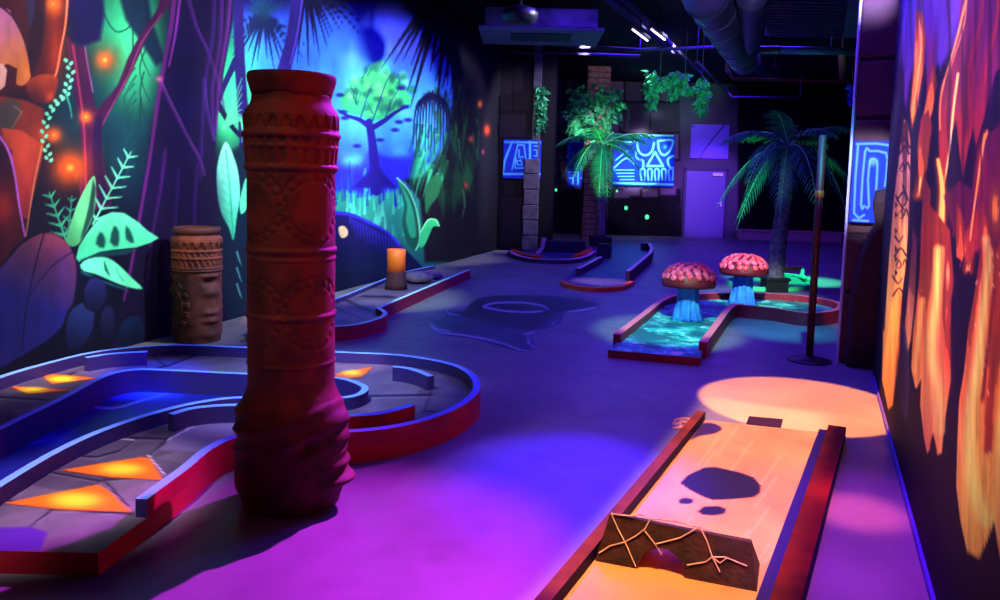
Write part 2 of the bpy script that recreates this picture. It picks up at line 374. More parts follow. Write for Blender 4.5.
# ---------------------------------------------------------------- jungle mural on the left wall
TEAL = (14, 60, 78); IND = (34, 14, 84)
def jungle(p):
    X, Y = p.X, p.Y
    # night ground colours
    p.poly([(-300, -400), (250, -400), (250, 420), (-300, 620)], (12, 10, 44), soft=1)
    p.glow(125, 40, 45, 90, (34, 150, 112), 1, 2); p.glow(133, 55, 22, 60, (62, 205, 140), .9, 1.5)
    p.glow(70, 110, 40, 70, (18, 62, 82), .9, 1.5); p.glow(125, 150, 30, 55, (14, 76, 92), .9)
    p.glow(230, 70, 24, 90, (34, 190, 128), 1, 2); p.glow(228, 105, 14, 40, (70, 240, 160), .9, 1.5); p.glow(225, 15, 26, 24, (18, 60, 120), .9)
    for k in range(14): p.stroke([(134 + (k % 3), 60 + k * 8), (128 - 4 * (k % 2), 72 + k * 8), (125, 82 + k * 8)], 2.2, (16, 90, 86), .6, a=.6)
    for k in range(5): p.stroke([(150 - k * 3, 20 + k * 26), (140, 40 + k * 26), (143, 60 + k * 26), (150, 76 + k * 26)], 1.6, (14, 70, 74), .8, sm=3, a=.8)
    p.stroke([(100, 0), (108, 22), (118, 32), (132, 24), (138, 4)], 1.5, (16, 90, 84), sm=4); p.stroke([(135, -10), (133, 20), (133, 50)], 1.6, (16, 80, 80), sm=3)
    p.poly([(112, -30), (145, -30), (152, 20), (165, 60), (156, 66), (142, 44), (126, 20)], (14, 34, 70), soft=4, a=.9)
    # sky behind the far forest
    p.poly([(242, -300), (510, -300), (510, 300), (242, 330)], (46, 70, 240), soft=2)
    p.glow(390, 40, 60, 34, (62, 62, 255), .9, 1.5); p.glow(335, 70, 50, 45, (70, 160, 255), .9, 1.5); p.glow(300, 50, 50, 60, (52, 110, 245), .8); p.glow(400, 110, 60, 42, (64, 184, 250), .9, 1.4)
    p.glow(350, 105, 46, 44, (84, 196, 255), .9, 1.4); p.glow(415, 112, 30, 34, (90, 196, 255), .7, 1.3); p.glow(350, 60, 16, 8, (110, 190, 255), .5); p.glow(385, 50, 22, 7, (96, 120, 255), .5); p.glow(250, 90, 14, 60, (60, 220, 160), .9, 1.5); p.glow(268, 60, 18, 26, (50, 150, 220), .5)
    i = p.sel(242, 510, -300, 120); t = np.clip((20 + 4 * vnoise(X[i] / 40, Y[i] / 20, 5) - Y[i]) / 26 + np.clip((X[i] - 340) / 260, 0, .5), 0, 1); p.mix(i, np.array([[20, 8, 96]]) / 255., t)
    # far forest line, mist and grass
    p.poly([(330, 168), (345, 155), (362, 160), (372, 150), (390, 158), (412, 148), (432, 160), (450, 150), (450, 210), (330, 212)], (44, 40, 214), soft=5, sm=3)
    p.glow(352, 160, 12, 7, (96, 226, 255), .9); p.glow(402, 152, 10, 6, (80, 190, 250), .8)
    p.poly([(326, 196), (345, 190), (372, 196), (395, 190), (420, 170), (436, 158), (470, 150), (470, 270), (326, 260)], (64, 226, 190), (30, 116, 116), soft=5)
    rr = random.Random(3)
    for k in range(70):
        x = rr.uniform(330, 448); y = rr.uniform(186, 206) - max(0, (x - 405)) * .5; h = rr.uniform(8, 26)
        p.stroke([(x, y), (x + rr.uniform(-2, 2), y - h)], 2.6, rr.choice([(38, 34, 190), (60, 214, 190), (30, 120, 150), (40, 30, 170)]), .5, a=.75)
    for k in range(60):
        x = rr.uniform(332, 440); y = rr.uniform(205, 250); h = rr.uniform(10, 26)
        p.stroke([(x, y), (x + rr.uniform(-1, 1), y - h)], 3, rr.choice([(84, 236, 200), (44, 170, 160), (120, 250, 220)]), .6, a=.55)
    # lone round-crowned tree
    CRN = [(343, 108), (340, 96), (348, 90), (350, 80), (362, 76), (370, 66), (380, 60), (386, 64), (392, 74), (400, 80), (404, 90), (412, 98), (408, 107), (396, 112), (384, 118), (372, 121), (360, 116), (350, 114)]
    p.poly(CRN, (84, 240, 140), (50, 200, 140), soft=2, sm=3)
    for k in range(46):
        a = rr.uniform(0, 6.28); q = rr.random() ** .5; x = 380 + 34 * q * math.cos(a); y = 96 + 27 * q * math.sin(a) - 3
        p.glow(x, y, rr.uniform(2.5, 6), rr.uniform(2.5, 5), rr.choice([(140, 255, 180), (40, 170, 120), (110, 250, 150), (24, 110, 110), (30, 130, 110)]), .7, 1.5)
    for k in range(16):
        a = rr.uniform(0, 6.28); x = 377 + 24 * math.cos(a); y = 94 + 20 * math.sin(a); p.stroke([(x, y), (x + rr.uniform(-4, 4), y - 6), (x + rr.uniform(-6, 6), y - 12)], 1.3, (20, 84, 110), .6, a=.7, sm=2)
    p.glow(383, 66, 7, 7, (90, 230, 210), .9)
    TR = (36, 22, 150)
    p.stroke([(376, 190), (374, 160), (372, 140), (369, 122)], 11, TR, 7, sm=3)
    p.stroke([(371, 128), (360, 120), (348, 116), (338, 110)], 6, TR, 1.5, sm=3); p.stroke([(372, 128), (384, 121), (396, 112), (408, 106)], 6, TR, 2, sm=3)
    p.stroke([(360, 120), (366, 100), (372, 84)], 1.6, TR, .6, a=.8); p.stroke([(372, 122), (380, 100), (386, 82), (392, 74)], 1.6, (40, 60, 150), .6, a=.8); p.stroke([(384, 121), (392, 100), (398, 90)], 1.4, (40, 60, 150), .6, a=.8)
    for x, y in ((340, 95), (343, 112), (401, 88), (405, 107), (408, 120), (399, 122), (357, 146), (380, 140), (395, 130), (345, 118)): p.glow(x, y, 4.5, 2.2, TR, .9, 2)
    p.poly([(352, 188), (368, 172), (376, 160), (384, 174), (398, 188)], TR, soft=3)
    # sleeping reptile shape with a glowing eye
    p.poly([(326, 214), (345, 213), (368, 221), (388, 232), (402, 246), (418, 262), (436, 284), (420, 330), (240, 360), (240, 230)], (26, 22, 120), (8, 12, 60), g=((0, 216), (0, 275)), soft=1.5)
    p.stroke([(326, 213), (348, 214), (368, 222), (388, 233), (404, 250)], 4, (52, 44, 210), 2, sm=4)
    for k in range(16): p.stroke([(350 + k * 3.2, 218 + k * 1.6), (352 + k * 3.2, 233 + k * 1.9)], 1.8, (74, 62, 224), .5, a=.6)
    p.glow(343, 234, 11, 12, (30, 20, 96), 1, 3); p.poly([(339, 227), (344, 226), (348, 231), (347, 236), (342, 238), (339, 233)], (255, 218, 170), soft=1, sm=3)
    p.glow(380, 268, 40, 16, (14, 70, 120), .35)
    # foliage wall towards the far corner
    p.poly([(440, 40), (455, 60), (452, 110), (442, 150), (425, 175), (405, 180), (420, 200), (425, 262), (520, 262), (520, -300), (440, -300)], (20, 12, 34), soft=4)
    for k in range(90):
        x = rr.uniform(428, 481); y = rr.uniform(78, 190); h = rr.uniform(12, 34)
        g = rr.choice([(40, 176, 84), (22, 96, 70), (60, 210, 100), (14, 60, 60), (30, 130, 90)])
        g = tuple(int(v * (.55 if x > 462 else .8)) for v in g)
        p.stroke([(x, y), (x + rr.uniform(-5, 5), y + h)], 2.6, g, .4, a=.6, soft=1.4)
    for k in range(40):
        x = rr.uniform(408, 446); y = rr.uniform(140, 192); p.stroke([(x + 8, y - 16), (x, y + 12)], 4, rr.choice([(80, 240, 180), (40, 190, 130), (24, 110, 96)]), .6, a=.6)
    for k in range(26):
        x = rr.uniform(436, 470); y = rr.uniform(144, 186); p.poly([(x, y), (x + 5, y + 14), (x + 1, y + 30), (x - 5, y + 14)], rr.choice([(26, 92, 60), (30, 104, 64), (18, 54, 44), (14, 36, 36)]), soft=2, a=.6)
    p.glow(480, 104, 2.5, 4, (255, 110, 50), .8); p.glow(487, 130, 3.4, 6, (255, 70, 30), .95); p.glow(471, 139, 3, 4, (230, 80, 40), .7); p.glow(466, 185, 2, 4, (230, 50, 60), .8); p.glow(483, 152, 1.6, 3, (220, 70, 90), .7)
    p.stroke([(463, 190), (465, 205), (462, 218)], 2.2, (60, 110, 80), .8)
    # curled big leaf
    p.poly([(397, 178), (404, 184), (413, 200), (419, 222), (420, 240), (417, 251), (411, 248), (405, 238), (402, 222), (404, 204)], (26, 120, 96), soft=1.3, sm=3)
    p.poly([(399, 182), (408, 196), (414, 214), (416, 236), (410, 236), (406, 220), (407, 204)], (56, 204, 150), soft=2, sm=3, a=.85)
    p.stroke([(397, 178), (409, 191), (417, 212), (420, 238), (416, 250)], 1.6, (130, 250, 190), sm=4)
    p.poly([(419, 246), (422, 230), (428, 220), (436, 220), (439, 226), (433, 227), (429, 236), (424, 246)], (52, 200, 130), soft=1.2, sm=3); p.stroke([(421, 232), (428, 220), (436, 220), (439, 226)], 1.5, (140, 250, 180), sm=4)
    p.poly([(425, 190), (434, 176), (441, 178), (438, 196), (430, 206), (426, 214)], (40, 128, 82), soft=1.5, sm=3)
    # dark drooping palm in front of the sky
    for k in range(13): p.stroke([(432, 93), (432 + (k - 6) * 2.2, 97 + abs(k - 6) * .8), (432 + (k - 6) * 2.9, 112 + abs(k - 6)), (431 + (k - 6) * 3.0, 140 + rr.uniform(-10, 14))], 3.2, (16, 16, 84), .7, sm=3)
    p.glow(432, 96, 9, 4, (14, 14, 80), 1, 2)
    # hanging fan palms, dark against the sky
    NV = (12, 8, 62)
    p.fan(448, -22, 66, 132, 14, 84, 122, 10, NV, .12, 11); p.fan(470, -8, 60, 130, 12, 60, 90, 10, (10, 6, 34), .2, 12); p.poly([(385, -60), (520, -60), (520, 70), (456, 58), (438, 30), (405, 8)], (12, 6, 40), soft=8)
    p.fan(306, -16, 22, 112, 13, 42, 66, 5, NV, .3, 13); p.poly([(296, -60), (400, -60), (405, -2), (330, 4), (300, -6)], (14, 8, 70), soft=6)
    p.fan(264, 14, 30, 165, 15, 32, 52, 4.5, (14, 30, 96), .2, 14); p.fan(262, 12, 190, 340, 12, 20, 40, 4.5, (18, 70, 130), .2, 15); p.glow(264, 12, 9, 8, (14, 70, 110), 1)
    p.stroke([(300, -40), (297, 0), (292, 40), (284, 70), (276, 110)], 11, (46, 26, 132), 14, sm=4); p.stroke([(304, -20), (301, 10), (296, 40), (290, 64)], 2, (84, 60, 190), 1.5, sm=3)
    # little trunk between
    p.stroke([(238, -30), (239, 40), (242, 100), (246, 160), (248, 300)], 9, (40, 20, 116), 13, sm=4)
    p.stroke([(236, 60), (224, 86), (218, 104)], 7, (30, 24, 110), 4, sm=3); p.stroke([(218, 104), (230, 124), (240, 136)], 6, (18, 20, 74), 4, sm=3)
    p.poly([(218, 160), (250, 140), (250, 330), (215, 330)], (8, 40, 66), soft=6)
    # green leaf fan behind
    for k in range(9): p.stroke([(224, 128), (232 + k * 1.2, 104 + k * 2), (242, 78 + k * 8)], 3.4, (90, 250, 170), 1, a=.6, sm=2)
    # tall bright leaf
    p.poly([(225, 142), (232, 152), (238, 172), (240, 196), (237, 216), (233.5, 240), (229, 228), (221, 212), (217, 190), (217.5, 164)], (150, 255, 226), (60, 222, 174), g=((0, 150), (0, 235)), soft=1.4, sm=4)
    p.stroke([(226, 150), (230, 190), (233, 236)], 1.2, (40, 180, 150), sm=3); [p.stroke([(228 + k * .4, 160 + k * 9), (220 + k * .5, 154 + k * 9)], .9, (60, 190, 160), a=.6) for k in range(8)]
    p.poly([(246, 178), (250, 190), (247, 208), (241, 214), (240, 200)], (90, 240, 180), soft=1.3, sm=3)
    for y in (252, 268, 284): p.stroke([(237, y), (240, y + 10), (242, y + 14)], 1.8, (120, 220, 220), .5, a=.8)
    # big strangler trunk
    p.poly([(176, -300), (238, -300), (233, 20), (224, 70), (217, 120), (214, 170), (216, 240), (230, 340), (112, 350), (128, 268), (137, 215), (147, 160), (154, 115), (162, 75), (170, 20)], (30, 10, 70), soft=2)
    p.glow(180, 290, 50, 60, (12, 6, 34), .85)
    p.glow(185, 90, 16, 60, (18, 8, 76), .9); p.glow(205, 220, 16, 60, (22, 8, 58), .9)
    p.stroke([(178, -40), (172, 20), (165, 60), (158, 100), (151, 150), (141, 210), (132, 262), (124, 300)], 5, (108, 30, 116), 2.5, sm=4); p.stroke([(182, -20), (176, 30), (169, 66)], 3, (130, 40, 150), 2, sm=4)
    for a_, c_ in (([(186, -10), (196, 26), (208, 52), (220, 88), (224, 110)], (88, 34, 128)), ([(222, -20), (220, 40), (212, 90), (214, 140)], (92, 26, 128)), ([(231, -20), (227, 30), (219, 80), (216, 130)], (120, 36, 140)), ([(204, 80), (207, 110), (214, 140)], (80, 40, 130)),
                   ([(160, 80), (168, 98), (178, 118), (188, 138), (200, 160), (204, 175)], (112, 48, 130)), ([(165, 150), (160, 190), (152, 235), (146, 290)], (78, 24, 110)), ([(178, 170), (175, 220), (168, 280)], (52, 20, 96)), ([(197, 165), (194, 210), (196, 250)], (60, 20, 104)), ([(214, 0), (212, 40), (205, 80), (202, 130), (200, 180)], (66, 24, 118))):
        p.stroke(a_, 4, c_, 2, sm=4, soft=2.5, a=.65); p.stroke([(x + 1.2, y) for x, y in a_], 1.1, tuple(min(255, int(v * 1.3) + 8) for v in c_), .6, sm=4, a=.5)
    p.glow(159, 79, 4, 3, (210, 90, 120), .9)
    # thin forked maroon trunk
    p.poly([(66, 36), (76, 46), (84, 46), (90, 72), (95, 108), (105, 100), (118, 84), (128, 58), (143, 30), (158, 8), (166, -30), (182, -30), (168, 8), (152, 28), (138, 58), (126, 84), (114, 104), (105, 120), (101, 140), (105, 170), (112, 205), (80, 205), (82, 165), (80, 130), (75, 98), (70, 66)], (82, 20, 76), soft=1.5, sm=2)
    p.stroke([(73, 46), (78, 80), (83, 118), (85, 150), (86, 190)], 2.6, (160, 40, 84), 2, sm=4); p.stroke([(84, 40), (88, 66), (93, 92)], 1.4, (150, 90, 160), sm=3); p.stroke([(162, 14), (142, 42), (128, 76), (112, 106), (103, 124)], 1.6, (140, 50, 100), sm=4)
    p.poly([(66, -60), (100, -60), (104, 16), (100, 40), (84, 46), (70, 40), (68, 10)], (20, 10, 80), soft=5)
    p.stroke([(98, 120), (97, 160), (104, 200)], 8, (46, 18, 80), 10, sm=3)
    # warm idols at the far left
    p.poly([(-90, -300), (68, -300), (69, 0), (63, 40), (58, 74), (54, 98), (40, 104), (-90, 110)], (92, 20, 40), soft=1.5)
    p.glow(54, 6, 9, 14, (240, 84, 30), .9); p.glow(56, 50, 12, 34, (170, 44, 28), .9); p.stroke([(68, -20), (66, 20), (61, 48), (56, 74), (48, 84)], 2.4, (244, 116, 84), 1.6, sm=4)
    p.poly([(38, -60), (46, -60), (44, 30), (36, 66), (28, 70), (30, 20)], (60, 12, 44), soft=4, sm=2)
    p.poly([(26, -10), (35, 0), (33, 20), (29, 28), (27, 12)], (66, 40, 90), soft=2, sm=2)
    p.poly([(-90, -20), (0, 6), (12, 16), (22, 34), (28, 54), (31, 74), (26, 84), (16, 84), (8, 64), (-90, 80)], (206, 108, 150), (226, 112, 56), g=((2, 20), (26, 66)), soft=1.4, sm=3)
    p.stroke([(0, 6), (12, 16), (22, 34), (28, 54), (31, 74)], 2, (70, 16, 60), 1.5, sm=4)
    p.poly([(-40, 62), (3, 64), (7, 70), (5, 86), (-1, 91), (-40, 92)], (250, 168, 170), soft=1.2)
    p.poly([(26, 84), (36, 76), (50, 74), (58, 80), (54, 96), (44, 104), (30, 98)], (178, 56, 34), (110, 26, 44), g=((30, 76), (30, 104)), soft=2, sm=3)
    p.glow(20, 100, 14, 10, (40, 14, 50), .8); p.glow(50, 97, 5, 6, (230, 70, 30), .7)
    # face mask below
    p.poly([(-90, 92), (0, 96), (24, 100), (44, 108), (44, 150), (38, 180), (30, 210), (25, 238), (-90, 330)], (150, 44, 44), soft=1.5)
    p.poly([(4, 100), (20, 104), (14, 128), (6, 132), (-6, 120)], (96, 74, 76), soft=4, sm=2); p.stroke([(14, 106), (22, 112), (18, 118), (12, 128)], 1.4, (150, 120, 110), .8)
    p.glow(46, 135, 14, 10, (216, 70, 40), .8)
    p.poly([(2, 128), (42, 144), (36, 176), (29, 208), (25, 232), (19, 216), (14, 184)], (214, 66, 48), (176, 40, 54), g=((0, 140), (0, 225)), soft=1.5, sm=2)
    p.poly([(-90, 128), (2, 142), (11, 160), (17, 186), (20, 216), (26, 236), (-90, 350)], (84, 14, 40), soft=1.5, sm=2); p.glow(4, 208, 12, 22, (176, 34, 34), .85); p.glow(2, 160, 8, 18, (60, 14, 60), .8)
    p.stroke([(0, 137), (9, 152), (15, 176), (19, 204), (25, 236)], 2.6, (196, 92, 206), 1.8, sm=4); p.stroke([(42, 146), (34, 184), (26, 236)], 1.4, (250, 140, 110), sm=3)
    p.poly([(26, 240), (46, 140), (66, 160), (72, 240), (50, 300)], (36, 26, 60), soft=5, a=.8)
    # fireflies
    for x, y, r, c in ((70, 168, 15, (250, 84, 28)), (105, 60, 9, (214, 84, 40)), (86, 117, 5, (255, 110, 40)), (54, 135, 5, (255, 96, 40)), (53, 4, 5, (255, 120, 50))):
        p.glow(x, y, r * 1.7, r * 1.7, c, .55); p.glow(x, y, r, r, c, .95, 1.3); p.glow(x, y, r * .25, r * .25, (255, 190, 70), .9)
    # trailing vine of mint leaves
    V = [(68, 60), (71, 72), (68, 84), (66, 94), (58, 101), (51, 110), (46, 122), (44, 136), (47, 150), (49, 160)]
    for q, c in enumerate(cr([(x, y, 0) for x, y in V], 3)):
        s_ = 1 if q % 2 else -1; p.poly([(c.x, c.y), (c.x + 3.4 * s_, c.y - 2.2), (c.x + 4.2 * s_, c.y + .6), (c.x + 1.2 * s_, c.y + 2.6)], (126, 240, 200), soft=1, sm=2)
    p.stroke([(66, 94), (70, 106), (72, 118)], 2.4, (60, 170, 150), 1)
    # ferns and broad leaves
    def fern(a, b, n, L, c, w=2.6):
        p.stroke([a, b], 2, c, 1.2); dx, dy = b[0] - a[0], b[1] - a[1]; ln = math.hypot(dx, dy); ux, uy = dx / ln, dy / ln
        for k in range(n):
            t = (k + .5) / n; x = a[0] + dx * t; y = a[1] + dy * t; l = L * (1 - .55 * t)
            for s_ in (-1, 1): p.stroke([(x, y), (x + (ux * .55 - uy * s_ * .85) * l, y + (uy * .55 + ux * s_ * .85) * l)], w, c, 1)
    fern((93, 224), (131, 152), 7, 19, (112, 226, 186)); fern((66, 240), (49, 192), 5, 15, (60, 186, 142), 3); fern((68, 236), (72, 196), 4, 10, (52, 160, 126), 2.4)
    p.poly([(66, 243), (71, 222), (80, 198), (93, 176), (96, 188), (94, 214), (84, 236), (76, 246)], (126, 226, 160), (80, 190, 120), soft=1.3, sm=3)
    p.poly([(93, 178), (96, 188), (94, 214), (84, 236), (80, 240), (89, 205)], (40, 90, 84), soft=1.5, a=.8)
    p.poly([(76, 258), (79, 246), (88, 232), (100, 217), (112, 212), (124, 213), (138, 222), (148, 231), (159, 238), (150, 243), (138, 247), (120, 249), (100, 252), (86, 259), (79, 262)], (104, 240, 190), (64, 216, 158), soft=1.2)
    for a_ in (((100, 232), (104, 248)), ((114, 226), (118, 246)), ((126, 226), (134, 243))): p.poly([a_[0], (a_[0][0] + 5, a_[0][1] + 6), a_[1], (a_[1][0] - 8, a_[1][1] - 4)], (20, 96, 92), soft=2.4, sm=2)
    p.poly([(80, 260), (100, 252), (138, 248), (128, 254), (104, 257), (86, 263)], (18, 74, 80), soft=2)
    p.poly([(80, 265), (88, 259), (102, 257), (112, 260), (124, 270), (134, 280), (143, 289), (128, 287), (112, 281), (96, 274), (84, 271)], (100, 240, 186), soft=1.2, sm=2)
    for a_ in (((104, 261), (110, 276)), ((116, 268), (124, 281))): p.poly([a_[0], (a_[0][0] + 3, a_[0][1] + 7), a_[1], (a_[1][0] - 5, a_[1][1] - 6)], (16, 86, 90), soft=2, sm=2)
    p.stroke([(82, 272), (104, 282), (128, 290)], 3, (20, 90, 100), 1.5, sm=2)
    # boulders
    def rock(pts, c, c2, g): p.poly([(x - 2, y - 1) for x, y in pts], (8, 8, 34), soft=3, sm=4); p.poly(pts, c, c2, g, soft=2, sm=4)
    rock([(-40, 300), (0, 268), (22, 244), (44, 233), (62, 238), (74, 256), (76, 282), (68, 316), (40, 345), (-40, 380)], (164, 62, 86), (38, 34, 130), ((52, 236), (24, 300)))
    p.glow(64, 270, 12, 22, (90, 50, 140), .5); p.stroke([(44, 234), (36, 262), (26, 310), (22, 350)], 1.4, (26, 14, 70), sm=3); p.stroke([(72, 252), (50, 268), (26, 300)], 1.2, (40, 20, 90), sm=3)
    rock([(66, 330), (70, 312), (84, 302), (94, 308), (92, 330), (80, 348), (68, 348)], (44, 60, 128), (18, 24, 74), ((84, 302), (84, 344)))
    rock([(84, 290), (92, 278), (104, 282), (106, 300), (96, 312), (86, 306)], (40, 44, 116), (16, 18, 60), ((92, 280), (92, 310)))
    rock([(100, 320), (106, 306), (114, 312), (114, 334), (104, 340)], (36, 34, 92), (14, 14, 52), ((104, 306), (104, 338)))
    rock([(118, 340), (122, 322), (138, 316), (146, 334), (140, 350)], (18, 36, 84), (8, 18, 50), ((130, 316), (130, 344)))
us = sorted(onL(x) for x in np.arange(-90, 496.5, 1.0))
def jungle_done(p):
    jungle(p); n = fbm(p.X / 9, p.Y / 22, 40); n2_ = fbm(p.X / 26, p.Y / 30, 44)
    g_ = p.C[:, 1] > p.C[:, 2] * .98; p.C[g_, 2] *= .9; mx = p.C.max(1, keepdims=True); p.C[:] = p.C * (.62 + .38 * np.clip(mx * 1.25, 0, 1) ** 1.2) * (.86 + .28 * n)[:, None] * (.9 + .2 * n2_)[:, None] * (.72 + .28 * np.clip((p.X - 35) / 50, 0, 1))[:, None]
zs = np.concatenate([np.arange(0, 3.0, .0095), np.arange(3.0, CEIL + .001, .04)])
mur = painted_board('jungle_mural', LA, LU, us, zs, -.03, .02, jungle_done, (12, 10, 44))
tag(mur, 'long painted jungle mural with moonlit sky, vines and glowing leaves covering the left wall', 'mural')
# ---------------------------------------------------------------- lava mural on the right wall
def lava(p):
    X, Y = p.X, p.Y; rr = random.Random(21)
    p.poly([(700, -900), (1400, -900), (1400, 1500), (700, 1500)], (34, 8, 74), (26, 4, 36), ((0, 100), (0, 420)))
    def fl(pts, ct, cb, g, hi=None, soft=1.5):
        p.poly(pts, ct, cb, ((0, g[0]), (0, g[1])), soft=soft)
    PU = (118, 62, 240)
    p.poly([(900, -100), (1060, -100), (1060, 40), (960, 40), (944, 62), (930, 70), (918, 60), (908, 80), (900, 60)], (112, 60, 226), soft=6)
    p.poly([(934, -40), (966, -40), (958, 18), (948, 46), (940, 70), (936, 40)], (132, 74, 250), soft=3)
    # left streaks
    fl([(907, -20), (914, -20), (912, 60), (906, 110), (904, 96), (905, 30)], (60, 40, 200), (150, 60, 210), (0, 100), soft=3)
    fl([(916, 10), (923, 14), (926, 40), (923, 74), (917, 110), (912, 128), (910, 110), (914, 60)], (240, 90, 60), (240, 120, 60), (10, 120), soft=2.5)
    p.stroke([(920, 20), (921, 50), (916, 90), (912, 116)], 2, (255, 160, 90), 1, sm=3)
    fl([(927, 0), (934, 10), (938, 40), (934, 80), (930, 110), (927, 120), (926, 60)], (120, 50, 220), (200, 50, 90), (20, 110), soft=3)
    fl([(934, 60), (937, 84), (933, 110), (927, 130), (922, 120), (928, 90)], (230, 80, 70), (250, 140, 60), (60, 120), soft=2)
    # big magenta-red curtain
    fl([(965, -60), (1100, -60), (1100, 30), (1010, 60), (996, 72), (990, 90), (984, 118), (976, 146), (973, 128), (968, 150), (963, 178), (959, 150), (956, 120), (950, 140), (946, 176), (941, 190), (939, 150), (938, 110), (940, 88), (950, 62), (958, 34)], (142, 40, 150), (228, 62, 62), (0, 160), soft=1.5)
    for x0, x1, c, w in ((968, 948, (255, 170, 110), 2.2), (976, 960, (150, 40, 140), 4), (984, 966, (220, 60, 110), 4), (992, 976, (140, 44, 150), 4), (1000, 984, (236, 80, 80), 4), (1012, 992, (160, 50, 150), 5), (1024, 1000, (220, 70, 90), 4)):
        p.stroke([(x0, -40), (x0 - 3, 20), (x1 + 2, 70), (x1 - 2, 110)], w, c, 1, sm=3, soft=2.5, a=.8)
    p.stroke([(966, 0), (958, 34), (950, 62), (941, 96), (940, 130)], 2.4, (255, 150, 90), 1.6, sm=4)
    p.stroke([(958, 74), (954, 104), (951, 134), (948, 160), (944, 184)], 2.6, (255, 200, 130), 1.6, sm=4)
    p.poly([(1000, 66), (984, 130), (974, 152), (978, 170), (1002, 140)], (30, 10, 66), soft=1.5)
    # long bright drips
    for pts, w0, w1 in (([(938, 160), (942, 184), (942, 210), (939, 250), (936, 300), (933, 350), (936, 372)], 3, 11), ([(928, 124), (922, 170), (918, 196)], 4, 2), ([(987, 132), (978, 176), (972, 230), (968, 270)], 1.6, 3.5)):
        p.stroke(pts, w0 + 4, (230, 80, 40), w1 + 8, sm=4, soft=4, a=.8); p.stroke(pts, w0, (255, 214, 104), w1, sm=4, soft=2)
    fl([(921, 118), (929, 110), (931, 130), (927, 168), (921, 178), (918, 172), (917, 150)], (210, 70, 90), (240, 110, 60), (110, 170), soft=1.5)
    fl([(944, 196), (960, 180), (972, 190), (985, 140), (1010, 110), (1010, 330), (990, 336), (980, 318), (984, 262), (974, 248), (968, 268), (966, 258), (960, 230), (954, 238), (950, 220)], (130, 24, 92), (160, 36, 60), (140, 320), soft=3)
    fl([(962, 240), (982, 200), (990, 240), (975, 252), (968, 264), (964, 256)], (200, 50, 60), (250, 90, 60), (200, 262), soft=2)
    p.glow(995, 210, 5, 22, (250, 150, 60), .9); p.glow(986, 238, 4, 16, (250, 130, 60), .9); p.glow(980, 170, 5, 30, (220, 60, 70), .8)
    p.stroke([(985, 134), (978, 180), (972, 224), (970, 240)], 2.6, (255, 170, 80), 1.6, sm=3)
    # columns of molten lava, lower half
    fl([(924, 176), (931, 190), (929, 260), (924, 320), (921, 352), (920, 300), (921, 230)], (190, 60, 90), (240, 110, 60), (190, 330), soft=2)
    fl([(913, 226), (917, 240), (915, 300), (911, 340), (908, 352), (904, 344), (905, 320), (909, 280)], (120, 40, 90), (250, 170, 90), (240, 345), soft=1.8)
    fl([(926, 200), (950, 230), (954, 280), (950, 330), (951, 380), (945, 420), (942, 453), (937, 455), (933, 440), (930, 449), (927, 454), (924, 440), (920, 405), (921, 380), (917, 388), (915, 388), (911, 368), (913, 330), (919, 280)], (206, 64, 50), (250, 176, 84), (250, 400), soft=1.6)
    p.stroke([(939, 250), (936, 300), (931, 350), (938, 390), (940, 430)], 9, (255, 216, 104), 10, sm=4, soft=6); p.stroke([(922, 300), (917, 350), (915, 372)], 5, (255, 190, 96), 4, sm=3, soft=3); p.glow(948, 340, 4, 50, (240, 80, 50), .8)
    p.poly([(933, 434), (930, 446), (937, 452)], (40, 6, 40), soft=2)
    fl([(956, 200), (964, 220), (966, 250), (962, 262), (956, 256)], (230, 80, 50), (250, 120, 60), (200, 260), soft=1.6)
    fl([(951, 300), (957, 270), (953, 340), (955, 380), (952, 400)], (60, 10, 70), (90, 20, 60), (280, 380), soft=2)
    p.glow(948, 274, 1.6, 10, (255, 200, 120), .9)
    fl([(982, 240), (996, 250), (1040, 190), (1100, 150), (1100, 640), (1020, 575), (1000, 560), (994, 520), (990, 534), (981, 554), (979, 558), (967, 552), (960, 520), (956, 486), (957, 440), (959, 400), (964, 370), (968, 330), (975, 290)], (222, 70, 44), (252, 186, 80), (260, 500), soft=1.6)
    p.stroke([(986, 240), (988, 262), (983, 310), (978, 360), (971, 410), (970, 450), (974, 490), (986, 520)], 6, (255, 224, 112), 15, sm=4, soft=7)
    p.stroke([(1004, 260), (998, 330), (990, 400), (988, 450)], 9, (224, 70, 50), 8, sm=4, soft=5); p.stroke([(1016, 300), (1006, 380), (1000, 470), (1006, 540)], 6, (255, 190, 96), 14, sm=4, soft=6); p.stroke([(994, 290), (988, 350), (982, 400)], 3, (170, 30, 60), 3, soft=3)
    for k in range(8): x = 1020 + k * 9; p.stroke([(x, 150), (x - 6, 300), (x - 14, 430), (x - 8, 540)], rr.uniform(3, 9), rr.choice([(255, 214, 110), (200, 50, 60), (250, 140, 70)]), 8, sm=3, soft=5, a=.7)
    p.poly([(957, 360), (962, 330), (972, 280), (968, 270), (960, 300), (952, 300), (954, 420), (956, 470)], (26, 8, 56), soft=2.5)
    for k in range(30): x = rr.uniform(960, 1000); y = rr.uniform(250, 470); p.glow(x, y, .7, 1.4, (255, 230, 180), .8)
    # totem painted at the far end
    fl([(903, 118), (908, 122), (911, 140), (911, 170), (910, 200), (907, 260), (902, 300), (899, 340), (897, 372), (893, 405), (888, 410), (882, 380), (883, 330), (887, 280), (890, 240), (893, 200), (898, 160), (900, 140)], (222, 142, 130), (250, 184, 80), (160, 300), soft=1.3)
    p.poly([(902, 122), (908, 124), (910, 146), (905, 140), (900, 142)], (170, 96, 70), soft=2); p.stroke([(900, 142), (905, 140), (910, 148)], 1.8, (40, 24, 60), sm=2)
    OUTL = (44, 20, 66)
